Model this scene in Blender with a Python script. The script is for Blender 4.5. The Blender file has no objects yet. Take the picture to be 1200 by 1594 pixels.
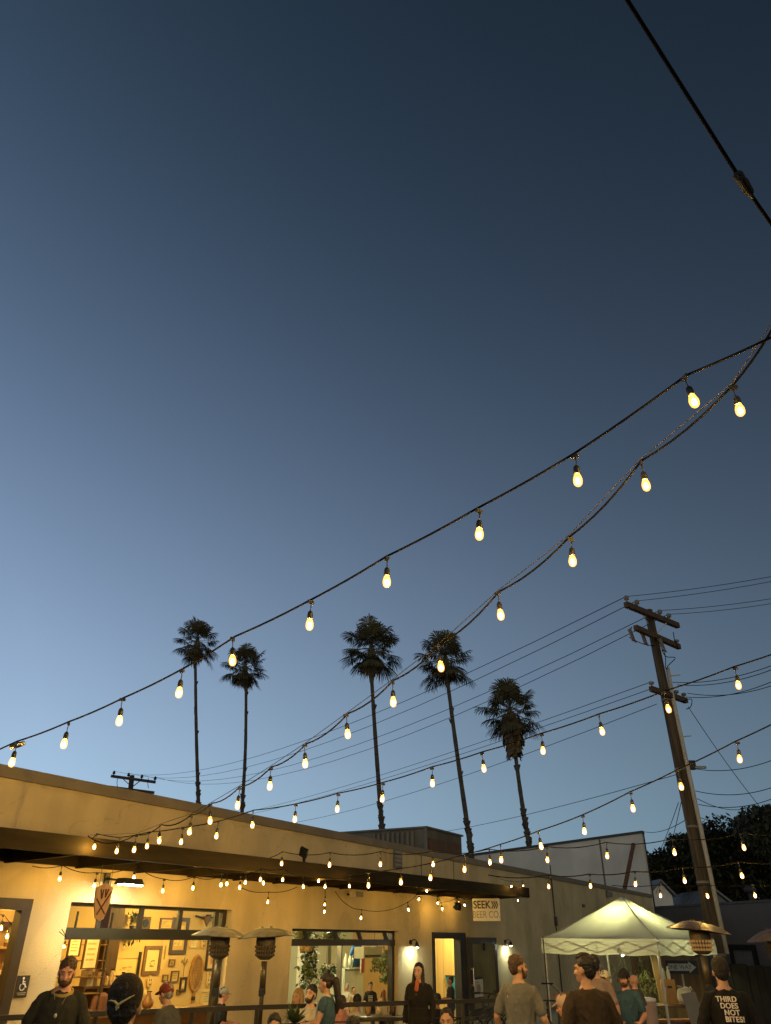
import bpy, bmesh, math, random
from math import radians, sin, cos, pi, hypot, atan2, tan, sqrt
from mathutils import Matrix, Vector, Euler, noise
random.seed(7)
scene = bpy.context.scene
COL = scene.collection

# ---------------------------------------------------------------- camera
H = 2.0
FPX, PITCH, ROLL = 1150.0, radians(30.0), radians(0.5)
_fw = Vector((0, cos(PITCH), sin(PITCH)))
_up0 = Vector((0, -sin(PITCH), cos(PITCH)))
_rt0 = Vector((1, 0, 0))
_rt = _rt0 * cos(ROLL) + _up0 * sin(ROLL)
_up = _up0 * cos(ROLL) - _rt0 * sin(ROLL)
cam = bpy.data.cameras.new('camera')
cam.sensor_fit = 'HORIZONTAL'
cam.sensor_width = 36.0
cam.lens = 36.0 * FPX / 1200.0
cam.clip_start = 0.05
cam.clip_end = 2000
cam_ob = bpy.data.objects.new('camera', cam)
COL.objects.link(cam_ob)
m3 = Matrix((_rt, _up, -_fw)).transposed()
cam_ob.matrix_world = Matrix.Translation((0, 0, H)) @ m3.to_4x4()
scene.camera = cam_ob
CAMP = Vector((0, 0, H))


def ray(px, py):
    """world direction that the photograph's pixel (1200 wide) looks along"""
    return _fw * FPX + _rt * (px - 600.0) + _up * (797.0 - py)


def at(px, py, y):
    """the point at distance y in front of the photographer"""
    r = ray(px, py)
    return CAMP + r * (y / r.y)


def at_z(px, py, z):
    r = ray(px, py)
    return CAMP + r * ((z - H) / r.z)


def at_plane(px, py, q, n):
    r = ray(px, py)
    k = (Vector(q) - CAMP).dot(n) / r.dot(n)
    return CAMP + r * k


def plan_plane(a, b):
    """vertical plane through two ground points"""
    d = Vector((b[0] - a[0], b[1] - a[1], 0)).normalized()
    return Vector((a[0], a[1], 0)), Vector((d.y, -d.x, 0)), d


# building frame: x along the facade, y into the building
ANG = radians(31)
FDIR = Vector((sin(ANG), cos(ANG), 0))
NDIR = Vector((cos(ANG), -sin(ANG), 0))
FR = Matrix(((FDIR.x, -NDIR.x, 0, 1.688), (FDIR.y, -NDIR.y, 0, 23.4), (0, 0, 1, 0), (0, 0, 0, 1)))
FRI = FR.inverted()


def fac(px, py, n=0.0):
    """(u, z) on the facade plane moved n metres out"""
    p = FRI @ at_plane(px, py, FR @ Vector((0, -n, 0)), NDIR)
    return p.x, p.z


# ---------------------------------------------------------------- materials
_mats = {}


def M(name, col, rough=0.8, var=0.12, scale=6.0, bump=0.0, bscale=60.0, metal=0.0, stretch=(1, 1, 1),
      emit=None, estr=0.0, spec=0.4, trans=0.0, detail=4.0, streak=0.0, cracks=0.0):
    if name in _mats:
        return _mats[name]
    m = bpy.data.materials.new(name)
    m.use_nodes = True
    nt = m.node_tree
    N, L = nt.nodes, nt.links
    b = N['Principled BSDF']
    b.inputs['Roughness'].default_value = rough
    b.inputs['Metallic'].default_value = metal
    b.inputs['Specular IOR Level'].default_value = spec
    tc = N.new('ShaderNodeTexCoord')
    mp = N.new('ShaderNodeMapping')
    mp.inputs['Scale'].default_value = stretch
    L.new(tc.outputs['Object'], mp.inputs['Vector'])
    nz = N.new('ShaderNodeTexNoise')
    nz.inputs['Scale'].default_value = scale
    nz.inputs['Detail'].default_value = detail
    L.new(mp.outputs['Vector'], nz.inputs['Vector'])
    mr = N.new('ShaderNodeMapRange')
    mr.inputs['From Min'].default_value = 0.3
    mr.inputs['From Max'].default_value = 0.7
    mr.inputs['To Min'].default_value = 1 - var
    mr.inputs['To Max'].default_value = 1 + var
    L.new(nz.outputs['Fac'], mr.inputs['Value'])
    mx = N.new('ShaderNodeVectorMath')
    mx.operation = 'SCALE'
    mx.inputs[0].default_value = col[:3]
    L.new(mr.outputs['Result'], mx.inputs['Scale'])
    out = mx.outputs['Vector']
    if streak > 0:
        mp2 = N.new('ShaderNodeMapping')
        mp2.inputs['Scale'].default_value = (0.9, 0.9, 0.16)
        L.new(tc.outputs['Object'], mp2.inputs['Vector'])
        n2 = N.new('ShaderNodeTexNoise')
        n2.inputs['Scale'].default_value = 1.0
        n2.inputs['Detail'].default_value = 6.0
        n2.inputs['Roughness'].default_value = 0.65
        L.new(mp2.outputs['Vector'], n2.inputs['Vector'])
        r2 = N.new('ShaderNodeMapRange')
        r2.inputs['From Min'].default_value = 0.42
        r2.inputs['From Max'].default_value = 0.66
        r2.inputs['To Min'].default_value = 1.0
        r2.inputs['To Max'].default_value = 1.0 - streak
        L.new(n2.outputs['Fac'], r2.inputs['Value'])
        m2 = N.new('ShaderNodeVectorMath')
        m2.operation = 'SCALE'
        L.new(out, m2.inputs[0])
        L.new(r2.outputs['Result'], m2.inputs['Scale'])
        out = m2.outputs['Vector']
    if cracks > 0:                      # hairline cracks and repaired patches
        wn = N.new('ShaderNodeTexNoise'); wn.inputs['Scale'].default_value = 2.2; wn.inputs['Detail'].default_value = 5.0
        L.new(tc.outputs['Object'], wn.inputs['Vector'])
        wv = N.new('ShaderNodeVectorMath'); wv.operation = 'MULTIPLY_ADD'; wv.inputs[1].default_value = (.9, .9, .9)
        L.new(wn.outputs['Color'], wv.inputs[0]); L.new(tc.outputs['Object'], wv.inputs[2])
        vo = N.new('ShaderNodeTexVoronoi'); vo.feature = 'DISTANCE_TO_EDGE'; vo.inputs['Scale'].default_value = .42
        L.new(wv.outputs['Vector'], vo.inputs['Vector'])
        cr = N.new('ShaderNodeMapRange'); cr.inputs['From Min'].default_value = .0; cr.inputs['From Max'].default_value = .007
        cr.inputs['To Min'].default_value = 1 - cracks; cr.inputs['To Max'].default_value = 1.0
        L.new(vo.outputs['Distance'], cr.inputs['Value'])
        pn_ = N.new('ShaderNodeTexNoise'); pn_.inputs['Scale'].default_value = .55; pn_.inputs['Detail'].default_value = 1.0
        L.new(tc.outputs['Object'], pn_.inputs['Vector'])
        pr = N.new('ShaderNodeMapRange'); pr.inputs['From Min'].default_value = .55; pr.inputs['From Max'].default_value = .57
        pr.inputs['To Min'].default_value = 1.0; pr.inputs['To Max'].default_value = .90
        L.new(pn_.outputs['Fac'], pr.inputs['Value'])
        mm = N.new('ShaderNodeMath'); mm.operation = 'MULTIPLY'
        L.new(cr.outputs['Result'], mm.inputs[0]); L.new(pr.outputs['Result'], mm.inputs[1])
        m4 = N.new('ShaderNodeVectorMath'); m4.operation = 'SCALE'
        L.new(out, m4.inputs[0]); L.new(mm.outputs['Value'], m4.inputs['Scale'])
        out = m4.outputs['Vector']
    L.new(out, b.inputs['Base Color'])
    if bump > 0:
        nb = N.new('ShaderNodeTexNoise')
        nb.inputs['Scale'].default_value = bscale
        nb.inputs['Detail'].default_value = 3.0
        L.new(mp.outputs['Vector'], nb.inputs['Vector'])
        bp = N.new('ShaderNodeBump')
        bp.inputs['Strength'].default_value = bump
        bp.inputs['Distance'].default_value = 0.02
        L.new(nb.outputs['Fac'], bp.inputs['Height'])
        L.new(bp.outputs['Normal'], b.inputs['Normal'])
    if emit:
        b.inputs['Emission Color'].default_value = (*emit, 1)
        b.inputs['Emission Strength'].default_value = estr
    if trans > 0:
        tr = N.new('ShaderNodeBsdfTranslucent')
        L.new(out, tr.inputs['Color'])
        mix = N.new('ShaderNodeMixShader')
        mix.inputs['Fac'].default_value = trans
        L.new(b.outputs['BSDF'], mix.inputs[1])
        L.new(tr.outputs['BSDF'], mix.inputs[2])
        L.new(mix.outputs['Shader'], N['Material Output'].inputs['Surface'])
    _mats[name] = m
    return m


def emission(name, col, strength):
    if name in _mats:
        return _mats[name]
    m = bpy.data.materials.new(name)
    m.use_nodes = True
    nt = m.node_tree
    nt.nodes.remove(nt.nodes['Principled BSDF'])
    e = nt.nodes.new('ShaderNodeEmission')
    e.inputs['Color'].default_value = (*col, 1)
    e.inputs['Strength'].default_value = strength
    nt.links.new(e.outputs['Emission'], nt.nodes['Material Output'].inputs['Surface'])
    _mats[name] = m
    return m


def glassy(name, tint=(1, 1, 1), gloss=0.08, emit=None, es=0.0, rough=0.02):
    """thin glass: see-through sheet with a weak mirror on it"""
    if name in _mats:
        return _mats[name]
    m = bpy.data.materials.new(name)
    m.use_nodes = True
    nt = m.node_tree
    N, L = nt.nodes, nt.links
    N.remove(N['Principled BSDF'])
    t = N.new('ShaderNodeBsdfTransparent')
    t.inputs['Color'].default_value = (*tint, 1)
    g = N.new('ShaderNodeBsdfGlossy')
    g.inputs['Roughness'].default_value = rough
    mix = N.new('ShaderNodeMixShader')
    mix.inputs['Fac'].default_value = gloss
    L.new(t.outputs[0], mix.inputs[1])
    L.new(g.outputs[0], mix.inputs[2])
    o = mix.outputs[0]
    if emit:
        e = N.new('ShaderNodeEmission')
        e.inputs['Color'].default_value = (*emit, 1)
        e.inputs['Strength'].default_value = es
        ad = N.new('ShaderNodeAddShader')
        L.new(o, ad.inputs[0])
        L.new(e.outputs[0], ad.inputs[1])
        o = ad.outputs[0]
    L.new(o, N['Material Output'].inputs['Surface'])
    _mats[name] = m
    return m


# ---------------------------------------------------------------- mesh builder
def frame_z(d):
    d = Vector(d).normalized()
    a = Vector((0, 0, 1)) if abs(d.z) < 0.95 else Vector((1, 0, 0))
    x = a.cross(d).normalized()
    y = d.cross(x).normalized()
    return x, y, d


class MB:
    def __init__(s):
        s.v, s.f, s.mi = [], [], []
        s.m = Matrix.Identity(4)
        s.k = 0

    def add(s, vs, fs):
        o = len(s.v)
        s.v += [s.m @ Vector(p) for p in vs]
        for f in fs:
            s.f.append([i + o for i in f])
            s.mi.append(s.k)

    def box(s, lo, hi):
        x0, y0, z0 = [min(a, b) for a, b in zip(lo, hi)]
        x1, y1, z1 = [max(a, b) for a, b in zip(lo, hi)]
        s.add([(x0, y0, z0), (x1, y0, z0), (x1, y1, z0), (x0, y1, z0), (x0, y0, z1), (x1, y0, z1), (x1, y1, z1), (x0, y1, z1)],
              [(0, 3, 2, 1), (4, 5, 6, 7), (0, 1, 5, 4), (1, 2, 6, 5), (2, 3, 7, 6), (3, 0, 4, 7)])

    def bar(s, p, q, w, h, up=(0, 0, 1)):
        """square bar from p to q"""
        p, q = Vector(p), Vector(q)
        d = (q - p).normalized()
        u = Vector(up)
        if abs(d.dot(u)) > 0.97:
            u = Vector((1, 0, 0))
        x = d.cross(u).normalized() * (w / 2)
        y = x.cross(d).normalized() * (h / 2)
        vs = [p - x - y, p + x - y, p + x + y, p - x + y, q - x - y, q + x - y, q + x + y, q - x + y]
        s.add(vs, [(0, 1, 2, 3), (7, 6, 5, 4), (0, 4, 5, 1), (1, 5, 6, 2), (2, 6, 7, 3), (3, 7, 4, 0)])

    def tube(s, pts, r, n=6, r2=None, caps=True):
        pts = [Vector(p) for p in pts]
        vs, fs = [], []
        k = len(pts)
        for i, p in enumerate(pts):
            d = (pts[min(i + 1, k - 1)] - pts[max(i - 1, 0)])
            x, y, _ = frame_z(d)
            if isinstance(r, (list, tuple)):
                rr = r[i]
            else:
                rr = r if r2 is None else r + (r2 - r) * i / (k - 1)
            for j in range(n):
                a = 2 * pi * j / n
                vs.append(p + x * (rr * cos(a)) + y * (rr * sin(a)))
        for i in range(k - 1):
            for j in range(n):
                fs.append((i * n + j, i * n + (j + 1) % n, (i + 1) * n + (j + 1) % n, (i + 1) * n + j))
        if caps:
            fs.append(tuple(range(n - 1, -1, -1)))
            fs.append(tuple((k - 1) * n + j for j in range(n)))
        s.add(vs, fs)

    def lathe(s, prof, n=16, org=(0, 0, 0)):
        """profile of (radius, z) turned about z"""
        ox, oy, oz = org
        vs, fs = [], []
        for r, z in prof:
            r = max(r, 1e-4)
            for j in range(n):
                a = 2 * pi * j / n
                vs.append((ox + r * cos(a), oy + r * sin(a), oz + z))
        for i in range(len(prof) - 1):
            for j in range(n):
                fs.append((i * n + j, i * n + (j + 1) % n, (i + 1) * n + (j + 1) % n, (i + 1) * n + j))
        fs.append(tuple(range(n - 1, -1, -1)))
        fs.append(tuple((len(prof) - 1) * n + j for j in range(n)))
        s.add(vs, fs)

    def cap(s, p, q, r1, r2=None, n=10):
        """tapered capsule"""
        r2 = r1 if r2 is None else r2
        p, q = Vector(p), Vector(q)
        if (q - p).length < 1e-5:
            q = p + Vector((0, 0, 1e-4))
        x, y, d = frame_z(q - p)
        vs, fs, rings = [], [], []
        for c, r, sg in ((p, r1, -1), (q, r2, 1)):
            th = (-85, -55, -25, 0) if sg < 0 else (0, 25, 55, 85)
            for t in th:
                t = radians(t)
                rings.append((c + d * (r * sin(t)), r * cos(t)))
        for c, r in rings:
            for j in range(n):
                a = 2 * pi * j / n
                vs.append(c + x * (r * cos(a)) + y * (r * sin(a)))
        k = len(rings)
        for i in range(k - 1):
            for j in range(n):
                fs.append((i * n + j, i * n + (j + 1) % n, (i + 1) * n + (j + 1) % n, (i + 1) * n + j))
        fs.append(tuple(range(n - 1, -1, -1)))
        fs.append(tuple((k - 1) * n + j for j in range(n)))
        s.add(vs, fs)

    def ell(s, c, r, rot=None, n=14, k=9):
        rot = rot or Matrix.Identity(3)
        c = Vector(c)
        vs, fs = [], []
        for i in range(1, k):
            t = pi * i / k
            for j in range(n):
                a = 2 * pi * j / n
                vs.append(c + rot @ Vector((r[0] * sin(t) * cos(a), r[1] * sin(t) * sin(a), -r[2] * cos(t))))
        b = len(vs)
        vs += [c + rot @ Vector((0, 0, -r[2])), c + rot @ Vector((0, 0, r[2]))]
        for i in range(k - 2):
            for j in range(n):
                fs.append((i * n + j, i * n + (j + 1) % n, (i + 1) * n + (j + 1) % n, (i + 1) * n + j))
        for j in range(n):
            fs.append((b, (j + 1) % n, j))
            fs.append((b + 1, (k - 2) * n + j, (k - 2) * n + (j + 1) % n))
        s.add(vs, fs)

    def loft(s, rings, n=16):
        """rings of (centre, half width vector, half depth vector)"""
        vs, fs = [], []
        for c, wx, wy in rings:
            for j in range(n):
                a = 2 * pi * j / n
                vs.append(Vector(c) + Vector(wx) * cos(a) + Vector(wy) * sin(a))
        for i in range(len(rings) - 1):
            for j in range(n):
                fs.append((i * n + j, i * n + (j + 1) % n, (i + 1) * n + (j + 1) % n, (i + 1) * n + j))
        fs.append(tuple(range(n - 1, -1, -1)))
        fs.append(tuple((len(rings) - 1) * n + j for j in range(n)))
        s.add(vs, fs)

    def prism(s, pts, th):
        """outline in the local x-z plane, thickness th towards -y"""
        n = len(pts)
        vs = [(x, 0, z) for x, z in pts] + [(x, -th, z) for x, z in pts]
        fs = [tuple(range(n)), tuple(range(2 * n - 1, n - 1, -1))]
        for i in range(n):
            j = (i + 1) % n
            fs.append((i, i + n, j + n, j))
        s.add(vs, fs)

    def mesh(s, name, inv=None, smooth=False):
        me = bpy.data.meshes.new(name)
        vs = s.v if inv is None else [inv @ p for p in s.v]
        me.from_pydata([tuple(p) for p in vs], [], s.f)
        if any(s.mi):
            me.polygons.foreach_set('material_index', s.mi)
        if smooth:
            me.polygons.foreach_set('use_smooth', [True] * len(s.f))
        bm = bmesh.new()
        bm.from_mesh(me)
        bmesh.ops.recalc_face_normals(bm, faces=bm.faces)
        bm.to_mesh(me)
        bm.free()
        me.update()
        return me


ROOTM = {}


def root_matrix(o):
    m = o.matrix_basis.copy()
    while o.parent:
        o = o.parent
        m = o.matrix_basis @ m
    return m


def tag(o, label=None, cat=None, group=None, kind=None):
    if label: o['label'] = label
    if cat: o['category'] = cat
    if group: o['group'] = group
    if kind: o['kind'] = kind
    return o


def thing(name, label, cat, loc=(0, 0, 0), rotz=0.0, group=None, mat=None):
    o = bpy.data.objects.new(name, None)
    o.empty_display_size = 0.1
    COL.objects.link(o)
    o.matrix_basis = mat if mat is not None else Matrix.Translation(loc) @ Matrix.Rotation(rotz, 4, 'Z')
    return tag(o, label, cat, group)


def fthing(name, label, cat, u, v, z, group=None):
    """a thing whose local x runs along the facade and y into the building"""
    return thing(name, label, cat, group=group, mat=FR @ Matrix.Translation((u, v, z)))


def obj(name, mb, mat, parent=None, smooth=False, world=False, mats=None):
    inv = None
    if world and parent is not None:
        inv = root_matrix(parent).inverted()
    me = mb.mesh(name, inv, smooth)
    for mm in (mats or [mat]):
        me.materials.append(mm)
    o = bpy.data.objects.new(name, me)
    COL.objects.link(o)
    if parent is not None:
        o.parent = parent
    return o


def link_mesh(name, me, parent=None, loc=None):
    o = bpy.data.objects.new(name, me)
    COL.objects.link(o)
    if parent is not None:
        o.parent = parent
    if loc is not None:
        o.location = loc
    return o


def baked(mb, voxel, smooth_it=4, fac_=0.5):
    """one continuous surface out of overlapping closed shapes"""
    me = mb.mesh('tmp')
    o = bpy.data.objects.new('tmp', me)
    COL.objects.link(o)
    r = o.modifiers.new('r', 'REMESH')
    r.mode = 'VOXEL'
    r.voxel_size = voxel
    r.use_smooth_shade = True
    if smooth_it:
        sm = o.modifiers.new('s', 'SMOOTH')
        sm.factor = fac_
        sm.iterations = smooth_it
    dg = bpy.context.evaluated_depsgraph_get()
    dg.update()
    out = bpy.data.meshes.new_from_object(o.evaluated_get(dg))
    bpy.data.objects.remove(o)
    bpy.data.meshes.remove(me)
    out.polygons.foreach_set('use_smooth', [True] * len(out.polygons))
    out.materials.clear()
    return out


def displace(me, fn):
    """push every vertex along its normal by fn(position)"""
    n = len(me.vertices)
    nr = [v.vector.copy() for v in me.vertex_normals]
    co = [v.co.copy() for v in me.vertices]
    flat = []
    for c, k in zip(co, nr):
        flat.extend(c + k * fn(c))
    me.vertices.foreach_set('co', flat)
    me.update()


def text_part(name, s, size, mat, parent, loc, rot=(pi / 2, 0, 0), ext=0.003, align='CENTER', bold=0.0, sx=1.0, spacing=1.0):
    cu = bpy.data.curves.new(name, 'FONT')
    cu.body = s
    cu.size = size
    cu.extrude = ext
    cu.offset = bold
    cu.align_x = align
    cu.align_y = 'CENTER'
    cu.space_character = spacing
    tmp = bpy.data.objects.new('tmp', cu)
    COL.objects.link(tmp)
    dg = bpy.context.evaluated_depsgraph_get()
    me = bpy.data.meshes.new_from_object(tmp.evaluated_get(dg))
    bpy.data.objects.remove(tmp)
    me.materials.clear()
    me.materials.append(mat)
    o = bpy.data.objects.new(name, me)
    COL.objects.link(o)
    o.parent = parent
    o.location = loc
    o.rotation_euler = rot
    o.scale = (sx, 1, 1)
    return o


def lamp(name, loc, energy, col, radius=0.05, kind='POINT', parent=None, rot=None, size=None, spot=None):
    l = bpy.data.lights.new(name, kind)
    l.energy = energy
    l.color = col
    if kind in ('POINT', 'SPOT'):
        l.shadow_soft_size = radius
    if spot:
        l.spot_size, l.spot_blend = spot
    o = bpy.data.objects.new(name, l)
    COL.objects.link(o)
    o.location = loc
    if rot:
        o.rotation_euler = rot
    if parent:
        o.parent = parent
    return o
# ---------------------------------------------------------------- materials used around the yard
WARM = (1.0, 0.63, 0.16)
stucco = M('cream_stucco', (0.60, 0.485, 0.275), 0.92, 0.14, 0.8, bump=0.5, bscale=42, streak=0.18, cracks=.17)
stucco_side = M('pale_side_stucco', (0.62, 0.58, 0.50), 0.92, 0.08, 0.9, bump=0.35, bscale=40, streak=0.10)
cap_metal = M('parapet_cap_metal', (0.20, 0.165, 0.11), 0.6, 0.15, 2.0, metal=0.0)
roofing = M('roofing_felt', (0.12, 0.12, 0.12), 0.95, 0.2, 3)
dark_frame = M('dark_bronze_frame', (0.030, 0.026, 0.022), 0.45, 0.2, 10)
beam_paint = M('brown_beam_paint', (0.026, 0.019, 0.009), 0.8, 0.3, 3.0, spec=0.12, bump=0.2, bscale=30, stretch=(0.4, 4, 4))
joist_paint = M('joist_paint', (0.024, 0.017, 0.009), 0.8, 0.2, 5, spec=.1)
black = M('black_paint', (0.012, 0.012, 0.012), 0.45, 0.2, 12)
black_matte = M('black_matte', (0.010, 0.010, 0.011), 0.85, 0.2, 12)
steel = M('brushed_steel', (0.55, 0.53, 0.50), 0.32, 0.08, 12, metal=1.0)
galv = M('galvanised_metal', (0.36, 0.36, 0.35), 0.5, 0.15, 9, metal=0.6)
white_paint = M('white_paint', (0.75, 0.74, 0.70), 0.6, 0.05, 6)
pane = glassy('window_glass', (0.93, 0.95, 0.93), 0.035)
warm_wall = M('ochre_interior_wall', (0.62, 0.42, 0.17), 0.85, 0.07, 1.5)
pale_wall = M('pale_interior_wall', (0.52, 0.53, 0.44), 0.85, 0.07, 1.5)
int_floor = M('interior_floor', (0.16, 0.12, 0.09), 0.5, 0.2, 2)
int_ceil = M('interior_ceiling', (0.30, 0.26, 0.20), 0.9, 0.1, 2)

# ground: one sheet to the horizon
g = MB()
g.add([(-700, -60, 0), (700, -60, 0), (700, 1400, 0), (-700, 1400, 0)], [(0, 1, 2, 3)])
ground = obj('ground', g, M('yard_concrete', (0.16, 0.15, 0.135), 0.9, 0.25, 0.6, bump=0.4, bscale=30))
tag(ground, kind='structure', label='grey concrete yard with the dark land beyond it')


def wall_with_openings(mb, u0, u1, z0, z1, v0, th, ops):
    """wall in the building frame, with rectangular openings (ua, ub, za, zb) cut through it"""
    us = sorted(set([u0, u1] + [o[i] for o in ops for i in (0, 1)]))
    zs = sorted(set([z0, z1] + [o[i] for o in ops for i in (2, 3)]))
    us = [u for u in us if u0 - 1e-6 <= u <= u1 + 1e-6]
    zs = [z for z in zs if z0 - 1e-6 <= z <= z1 + 1e-6]

    def solid(i, k):
        if i < 0 or k < 0 or i >= len(us) - 1 or k >= len(zs) - 1:
            return False
        cu, cz = (us[i] + us[i + 1]) / 2, (zs[k] + zs[k + 1]) / 2
        return not any(a < cu < b and c < cz < d for a, b, c, d in ops)
    for i in range(len(us) - 1):
        for k in range(len(zs) - 1):
            if not solid(i, k):
                continue
            a, b, c, d = us[i], us[i + 1], zs[k], zs[k + 1]
            y0, y1 = v0, v0 + th
            mb.add([(a, y0, c), (b, y0, c), (b, y0, d), (a, y0, d)], [(0, 1, 2, 3)])
            mb.add([(a, y1, c), (b, y1, c), (b, y1, d), (a, y1, d)], [(3, 2, 1, 0)])
            if not solid(i - 1, k): mb.add([(a, y0, c), (a, y1, c), (a, y1, d), (a, y0, d)], [(3, 2, 1, 0)])
            if not solid(i + 1, k): mb.add([(b, y0, c), (b, y1, c), (b, y1, d), (b, y0, d)], [(0, 1, 2, 3)])
            if not solid(i, k - 1): mb.add([(a, y0, c), (b, y0, c), (b, y1, c), (a, y1, c)], [(3, 2, 1, 0)])
            if not solid(i, k + 1): mb.add([(a, y0, d), (b, y0, d), (b, y1, d), (a, y1, d)], [(0, 1, 2, 3)])


UC = fac(1013, 1392)[0]                      # right-hand corner of the building
PZ = 4.13                                    # parapet height
ga = (fac(111, 1405)[0], fac(361, 1416)[0]); gz = 2.45
ma = (fac(455, 1446)[0], fac(620, 1453)[0]); mz = 2.17
da = (fac(672.5, 1456)[0], fac(722, 1457)[0]); dz = 2.11
wa = (-18.6, fac(50, 1400)[0]); wz = 2.46
TH = 0.28

bld = thing('brewery_building', 'long low cream stucco taproom with roll-up doors and a flat parapet behind the patio', 'building', mat=FR)
wm = MB()
wall_with_openings(wm, -26, UC, 0, PZ, 0, TH,
                   [(ga[0], ga[1], 0.0, gz), (ma[0], ma[1], 0.0, mz), (da[0], da[1], 0.0, dz), (wa[0], wa[1], 0.25, wz)])
obj('wall', wm, stucco, bld)
cm = MB()
cm.box((-26, -0.06, PZ - 0.13), (UC - 0.02, TH + 0.05, PZ + 0.035))
obj('parapet_cap', cm, cap_metal, bld)
rm = MB()
rm.box((-26, TH + 0.003, 3.2), (UC, 13.4, 3.35))
obj('roof', rm, roofing, bld)
# taller side parapet running back from the right-hand corner
pc = FRI @ at_plane(1000, 1297, FR @ Vector((UC + 0.1, 0, 0)), FDIR)
pf = FRI @ at_plane(722, 1334, FR @ Vector((UC, 0, 0)), FDIR)
zc, zf, vf = pc.z, pf.z, pf.y
sm_ = MB()
vb = vf + 4
zb = zc + (zf - zc) / vf * vb
sm_.add([(UC, 0.0, 0), (UC, vb, 0), (UC, vb, zb), (UC, 0.0, zc), (UC + .3, 0.0, 0), (UC + .3, vb, 0), (UC + .3, vb, zb), (UC + .3, 0.0, zc)],
        [(0, 1, 2, 3), (7, 6, 5, 4), (0, 3, 7, 4), (1, 5, 6, 2), (3, 2, 6, 7), (0, 4, 5, 1)])
side = obj('side_wall', sm_, stucco_side, bld)
cs = MB()
cs.bar((UC + .15, -0.08, zc + .06), (UC + .15, vb, zb + .06), 0.44, 0.13)
obj('coping', cs, M('dark_coping', (0.05, 0.045, 0.04), 0.6), side)
cs = MB()
p1 = FRI @ at_plane(933, 1306, FR @ Vector((UC, 0, 0)), FDIR)
cs.box((UC - .03, p1.y - .04, 3.36), (UC - .003, p1.y + .04, zc + (zf - zc) / vf * p1.y - .02))
obj('joint_strip', cs, M('joint_dark', (0.14, 0.13, 0.12), 0.8), side)
# the corner edge strip, the brace and two posts behind the front parapet
cs = MB()
cs.box((UC + .302, -.05, 0.0), (UC + .40, .12, zc))
obj('corner_trim', cs, dark_frame, side)
cs = MB()
pa = FRI @ at_plane(986, 1314, FR @ Vector((UC - .12, 0, 0)), FDIR)
pb_ = FRI @ at_plane(972, 1384, FR @ Vector((0, 0.55, 0)), NDIR)
cs.bar(pa, pb_, 0.16, 0.16)
obj('brace', cs, M('rusty_brace', (0.16, 0.07, 0.035), 0.8, 0.3, 8), bld)
for px in (973, 1003):
    cs = MB()
    u, z = fac(px, 1392, .1)
    cs.box((u - .09, -.10, 0.6), (u + .09, -.003, 3.98))
    obj('downspout', cs, M('painted_downspout', (0.50, 0.45, 0.34), 0.7), bld)
# back and end walls
bw = MB()
bw.box((-26, 13.4, 0), (UC, 13.7, 3.6))
obj('rear_wall', bw, stucco_side, bld)

# --- rooms behind the openings
RV = 4.2


def room(u0, u1, v1, wmat, zc_=2.85):
    a = MB()
    a.box((u0, v1, 0.0), (u1, v1 + .12, zc_))
    obj('interior_wall', a, wmat, bld)
    a = MB()
    a.box((u0, TH + .004, -.05), (u1, v1, 0.03))
    obj('interior_floor', a, int_floor, bld)
    a = MB()
    a.box((u0, TH + .004, zc_), (u1, v1 + .12, zc_ + .1))
    obj('interior_ceiling', a, int_ceil, bld)


room(-20.0, -2.5, RV, warm_wall)
room(-2.496, 5.6, 6.2, pale_wall)
for a_, b_, c_, d_, mm in ((-2.5, -2.38, RV + .122, 6.2, pale_wall), (5.0, 5.1, TH + .002, 3.3, M('pine_board_wall', (0.70, 0.48, 0.20), 0.6, 0.25, 2.2, stretch=(1, 7, .12))),
                           (5.0, 5.1, 3.302, 6.2, M('orange_partition', (0.62, 0.38, 0.15), 0.8, .1, 2)), (-20.1, -20.0, TH + .002, 5.7, warm_wall)):
    pt_ = MB()
    pt_.box((a_, c_, 0.03), (b_, d_, 2.845))
    obj('partition', pt_, mm, bld)
# dark column inside the first room
ua, _ = fac(160, 1490, -3.2); ub, _ = fac(183, 1490, -3.2)
pt_ = MB()
pt_.box((ua, 3.2, 0.03), (ub, 3.6, 2.84))
obj('column', pt_, M('dark_timber_column', (0.07, 0.033, 0.012), 0.7, .25, 4, stretch=(6, 6, .5)), bld)

# --- roll-up door, left: top section still in the opening
def rollup(uL, uR, zt, zb0, zb1, stiles, v, rail_m, lean=0.0):
    gd = obj('roll_up_door', MB(), dark_frame, bld)
    f = MB()
    f.box((uL - .12, v - .03, zb0), (uR, v + .06, zb1))
    obj('bottom_rail', f, rail_m, gd)
    f = MB()
    f.box((uL, v, zt - .05), (uR, v + .05, zt - .003))
    for a, b in stiles:
        f.add([(a, v, zb1), (b, v, zb1), (b, v + .05, zb1), (a, v + .05, zb1), (a - lean, v, zt - .05), (b - lean, v, zt - .05), (b - lean, v + .05, zt - .05), (a - lean, v + .05, zt - .05)],
              [(0, 1, 2, 3), (4, 5, 6, 7), (0, 1, 5, 4), (1, 2, 6, 5), (2, 3, 7, 6), (3, 0, 4, 7)])
    obj('door_frame', f, dark_frame, gd)
    f = MB()
    f.box((uL + .02, v + .02, zb1), (uR - .02, v + .028, zt - .05))
    obj('door_pane', f, pane, gd)
    t = MB()
    t.box((uR - .11, v - .01, 0.0), (uR - .005, v + .12, zt - .003))
    obj('door_track', t, dark_frame, gd)
    return gd


def fu(px, py, n=0.0): return fac(px, py, n)[0]


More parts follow.
